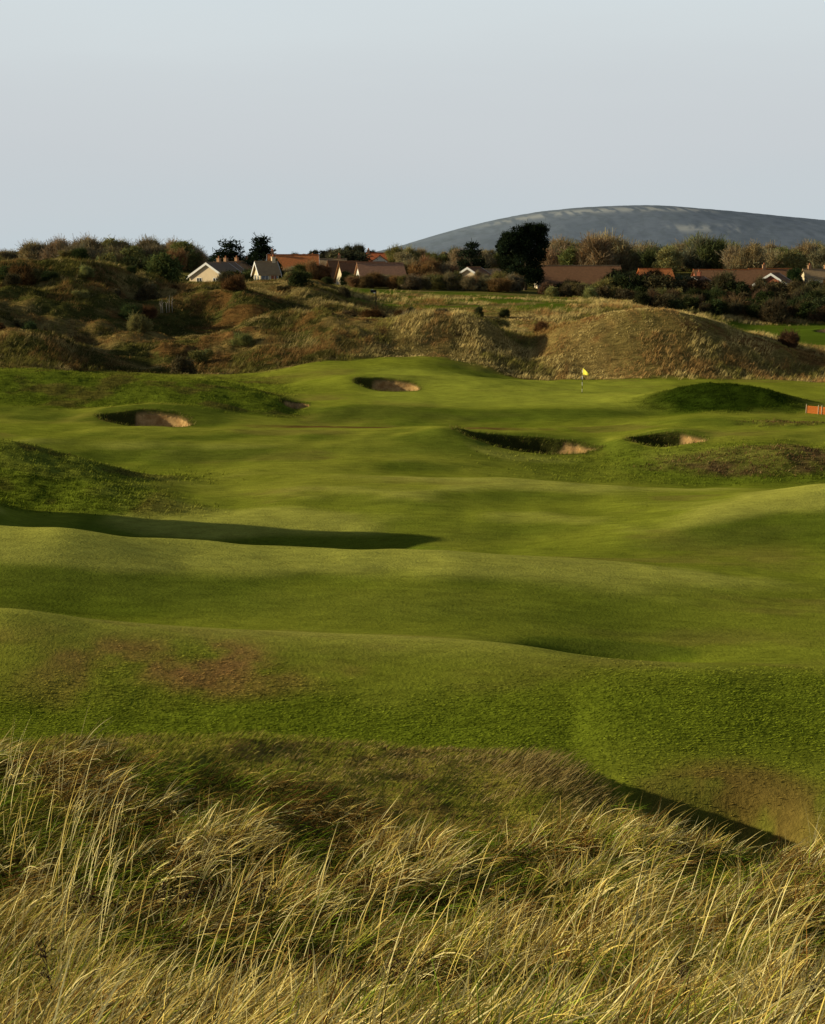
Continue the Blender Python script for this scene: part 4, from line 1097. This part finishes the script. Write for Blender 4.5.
def bramble(px, py, D, W, label, seed):
    r = np.random.default_rng(seed)
    x, y = s_of(px, py) * D, D; z = float(gz(np.array([x]), np.array([y]))[0])
    e = empty('bramble', (x, y, z), label=label, cat='bramble')
    bm = bmesh.new(); LV = []
    for k in range(26):
        p = np.array((r.uniform(-W, W) * .5, r.uniform(-.3, .3), .02)); a = r.uniform(0, 2*PI); pts = [tuple(p)]
        up = r.uniform(.06, .16)
        for q in range(6):
            p = p + np.array((math.cos(a) * .08, math.sin(a) * .06, up * (1 - q * .38))); a += r.normal(0, .3); p[2] = max(p[2], .03); pts.append(tuple(p)); LV.append(p.copy())
        tube(bm, pts, [.007, .0065, .006, .0055, .005, .004, .003], 5)
    finish('stems', bm, M_STEM, e, True)
    LV = np.repeat(np.array(LV), 3, 0) + r.normal(0, .05, (len(LV) * 3, 3)); LV[:, 2] = np.abs(LV[:, 2]) + .02; n = len(LV)
    ax = r.normal(size=(n, 3)); ax /= np.linalg.norm(ax, axis=1)[:, None]; sd = np.cross(ax, r.normal(size=(n, 3))); sd /= np.linalg.norm(sd, axis=1)[:, None]; s = r.uniform(.012, .028, (n, 1))
    VV = np.stack([LV - ax * s, LV + sd * s * .6, LV + ax * s, LV - sd * s * .6], 1).reshape(-1, 3)
    c = np.repeat(np.array([(.05, .035, .015), (.035, .045, .012), (.09, .04, .02)])[r.integers(0, 3, n)], 4, 0)
    link('leaves', mesh_np('leaves', VV, np.arange(n * 4).reshape(-1, 4), None, c, smooth_shade=False), BLADE, e)
bramble(75, 838, 15.0, 1.1, 'dark tangled bramble in the straw grass at far left', 11)
bramble(215, 826, 15.6, 1.3, 'dark low bramble tangle right of the far left one', 12)
bramble(245, 890, 12.6, .8, 'small dark bramble patch in the middle of the tan grass', 13)
bramble(385, 900, 12.4, .7, 'dark bramble patch below the crest in the centre grass', 14)

# ------------------------------------------------------------------ light, sky, camera
AZ_BACK = math.radians(-4); EL = math.radians(16.0)
d = Vector((math.cos(AZ_BACK) * math.cos(EL), math.sin(AZ_BACK) * math.cos(EL), -math.sin(EL)))
sun = bpy.data.lights.new('sun', 'SUN'); sun.energy = 5.0; sun.angle = math.radians(.5); sun.color = (1.0, .89, .61)
so = bpy.data.objects.new('sun', sun); C.objects.link(so); so.rotation_euler = d.to_track_quat('-Z', 'Y').to_euler(); so.location = (-60, -20, 60)

w = bpy.data.worlds.new('World'); bpy.context.scene.world = w; w.use_nodes = True
nt = w.node_tree; nt.nodes.clear()
out = nt.nodes.new('ShaderNodeOutputWorld'); bg = nt.nodes.new('ShaderNodeBackground')
sky = nt.nodes.new('ShaderNodeTexSky'); sky.sky_type = 'NISHITA'; sky.sun_disc = False
sky.sun_elevation = EL; sky.sun_rotation = math.atan2(-d.x, -d.y); sky.air_density = 1.0; sky.dust_density = 2.0; sky.ozone_density = 1.5
bg.inputs['Strength'].default_value = 0.05
# haze: low in the sky the blue washes out to a pale lilac grey
tc = nt.nodes.new('ShaderNodeTexCoord'); sp = nt.nodes.new('ShaderNodeSeparateXYZ'); nt.links.new(tc.outputs['Generated'], sp.inputs[0])
cr = nt.nodes.new('ShaderNodeValToRGB'); cr.color_ramp.interpolation = 'B_SPLINE'
els = cr.color_ramp.elements
def sk(r, g, b): return (r / .05 * .05, g / .05 * .05, b / .05 * .05, 1)
els[0].position = 0.0; els[0].color = (.555, .635, .675, 1)
els[1].position = 0.30; els[1].color = (.30, .40, .52, 1)
for p, c in ((.03, (.57, .63, .665, 1)), (.07, (.60, .635, .665, 1)), (.12, (.63, .68, .705, 1)), (.17, (.70, .77, .79, 1)), (.22, (.5, .6, .7, 1))):
    e_ = els.new(p); e_.color = c
sn = nt.nodes.new('ShaderNodeTexNoise'); sn.inputs['Scale'].default_value = 3.0; sn.inputs['Detail'].default_value = 4.0
smp = nt.nodes.new('ShaderNodeMapping'); smp.inputs['Scale'].default_value = (1, 1, 7); nt.links.new(tc.outputs['Generated'], smp.inputs['Vector']); nt.links.new(smp.outputs['Vector'], sn.inputs['Vector'])
hz_ = nt.nodes.new('ShaderNodeMath'); hz_.operation = 'MULTIPLY_ADD'; hz_.inputs[1].default_value = .05; nt.links.new(sn.outputs['Fac'], hz_.inputs[0]); 
hz2 = nt.nodes.new('ShaderNodeMath'); hz2.operation = 'SUBTRACT'; hz2.inputs[1].default_value = .025; nt.links.new(sp.outputs['Z'], hz2.inputs[0]); nt.links.new(hz2.outputs[0], hz_.inputs[2])
nt.links.new(hz_.outputs[0], cr.inputs[0])
mr = nt.nodes.new('ShaderNodeMapRange'); mr.inputs['From Min'].default_value = .17; mr.inputs['From Max'].default_value = .34; mr.inputs['To Min'].default_value = .96; mr.inputs['To Max'].default_value = 0.0
mr.interpolation_type = 'SMOOTHSTEP'
nt.links.new(sp.outputs['Z'], mr.inputs['Value'])
sc_ = nt.nodes.new('ShaderNodeVectorMath'); sc_.operation = 'SCALE'; sc_.inputs['Scale'].default_value = 1 / .05
nt.links.new(cr.outputs[0], sc_.inputs[0])
mx = nt.nodes.new('ShaderNodeMix'); mx.data_type = 'RGBA'
nt.links.new(mr.outputs[0], mx.inputs['Factor']); nt.links.new(sky.outputs[0], mx.inputs[6]); nt.links.new(sc_.outputs[0], mx.inputs[7])
nt.links.new(mx.outputs[2], bg.inputs['Color']); nt.links.new(bg.outputs[0], out.inputs[0])

cam = bpy.data.cameras.new('camera'); co = bpy.data.objects.new('camera', cam); C.objects.link(co)
cam.sensor_width = 36; cam.lens = F / 1024 * 36; cam.clip_end = 20000; cam.clip_start = .1
co.location = (0, 0, ZOFF); co.rotation_euler = (PI / 2 - PITCH, 0, 0)
sc = bpy.context.scene; sc.camera = co
sc.view_settings.view_transform = 'Standard'; sc.view_settings.look = 'None'; sc.view_settings.exposure = 0
sc.render.resolution_x = 825; sc.render.resolution_y = 1024
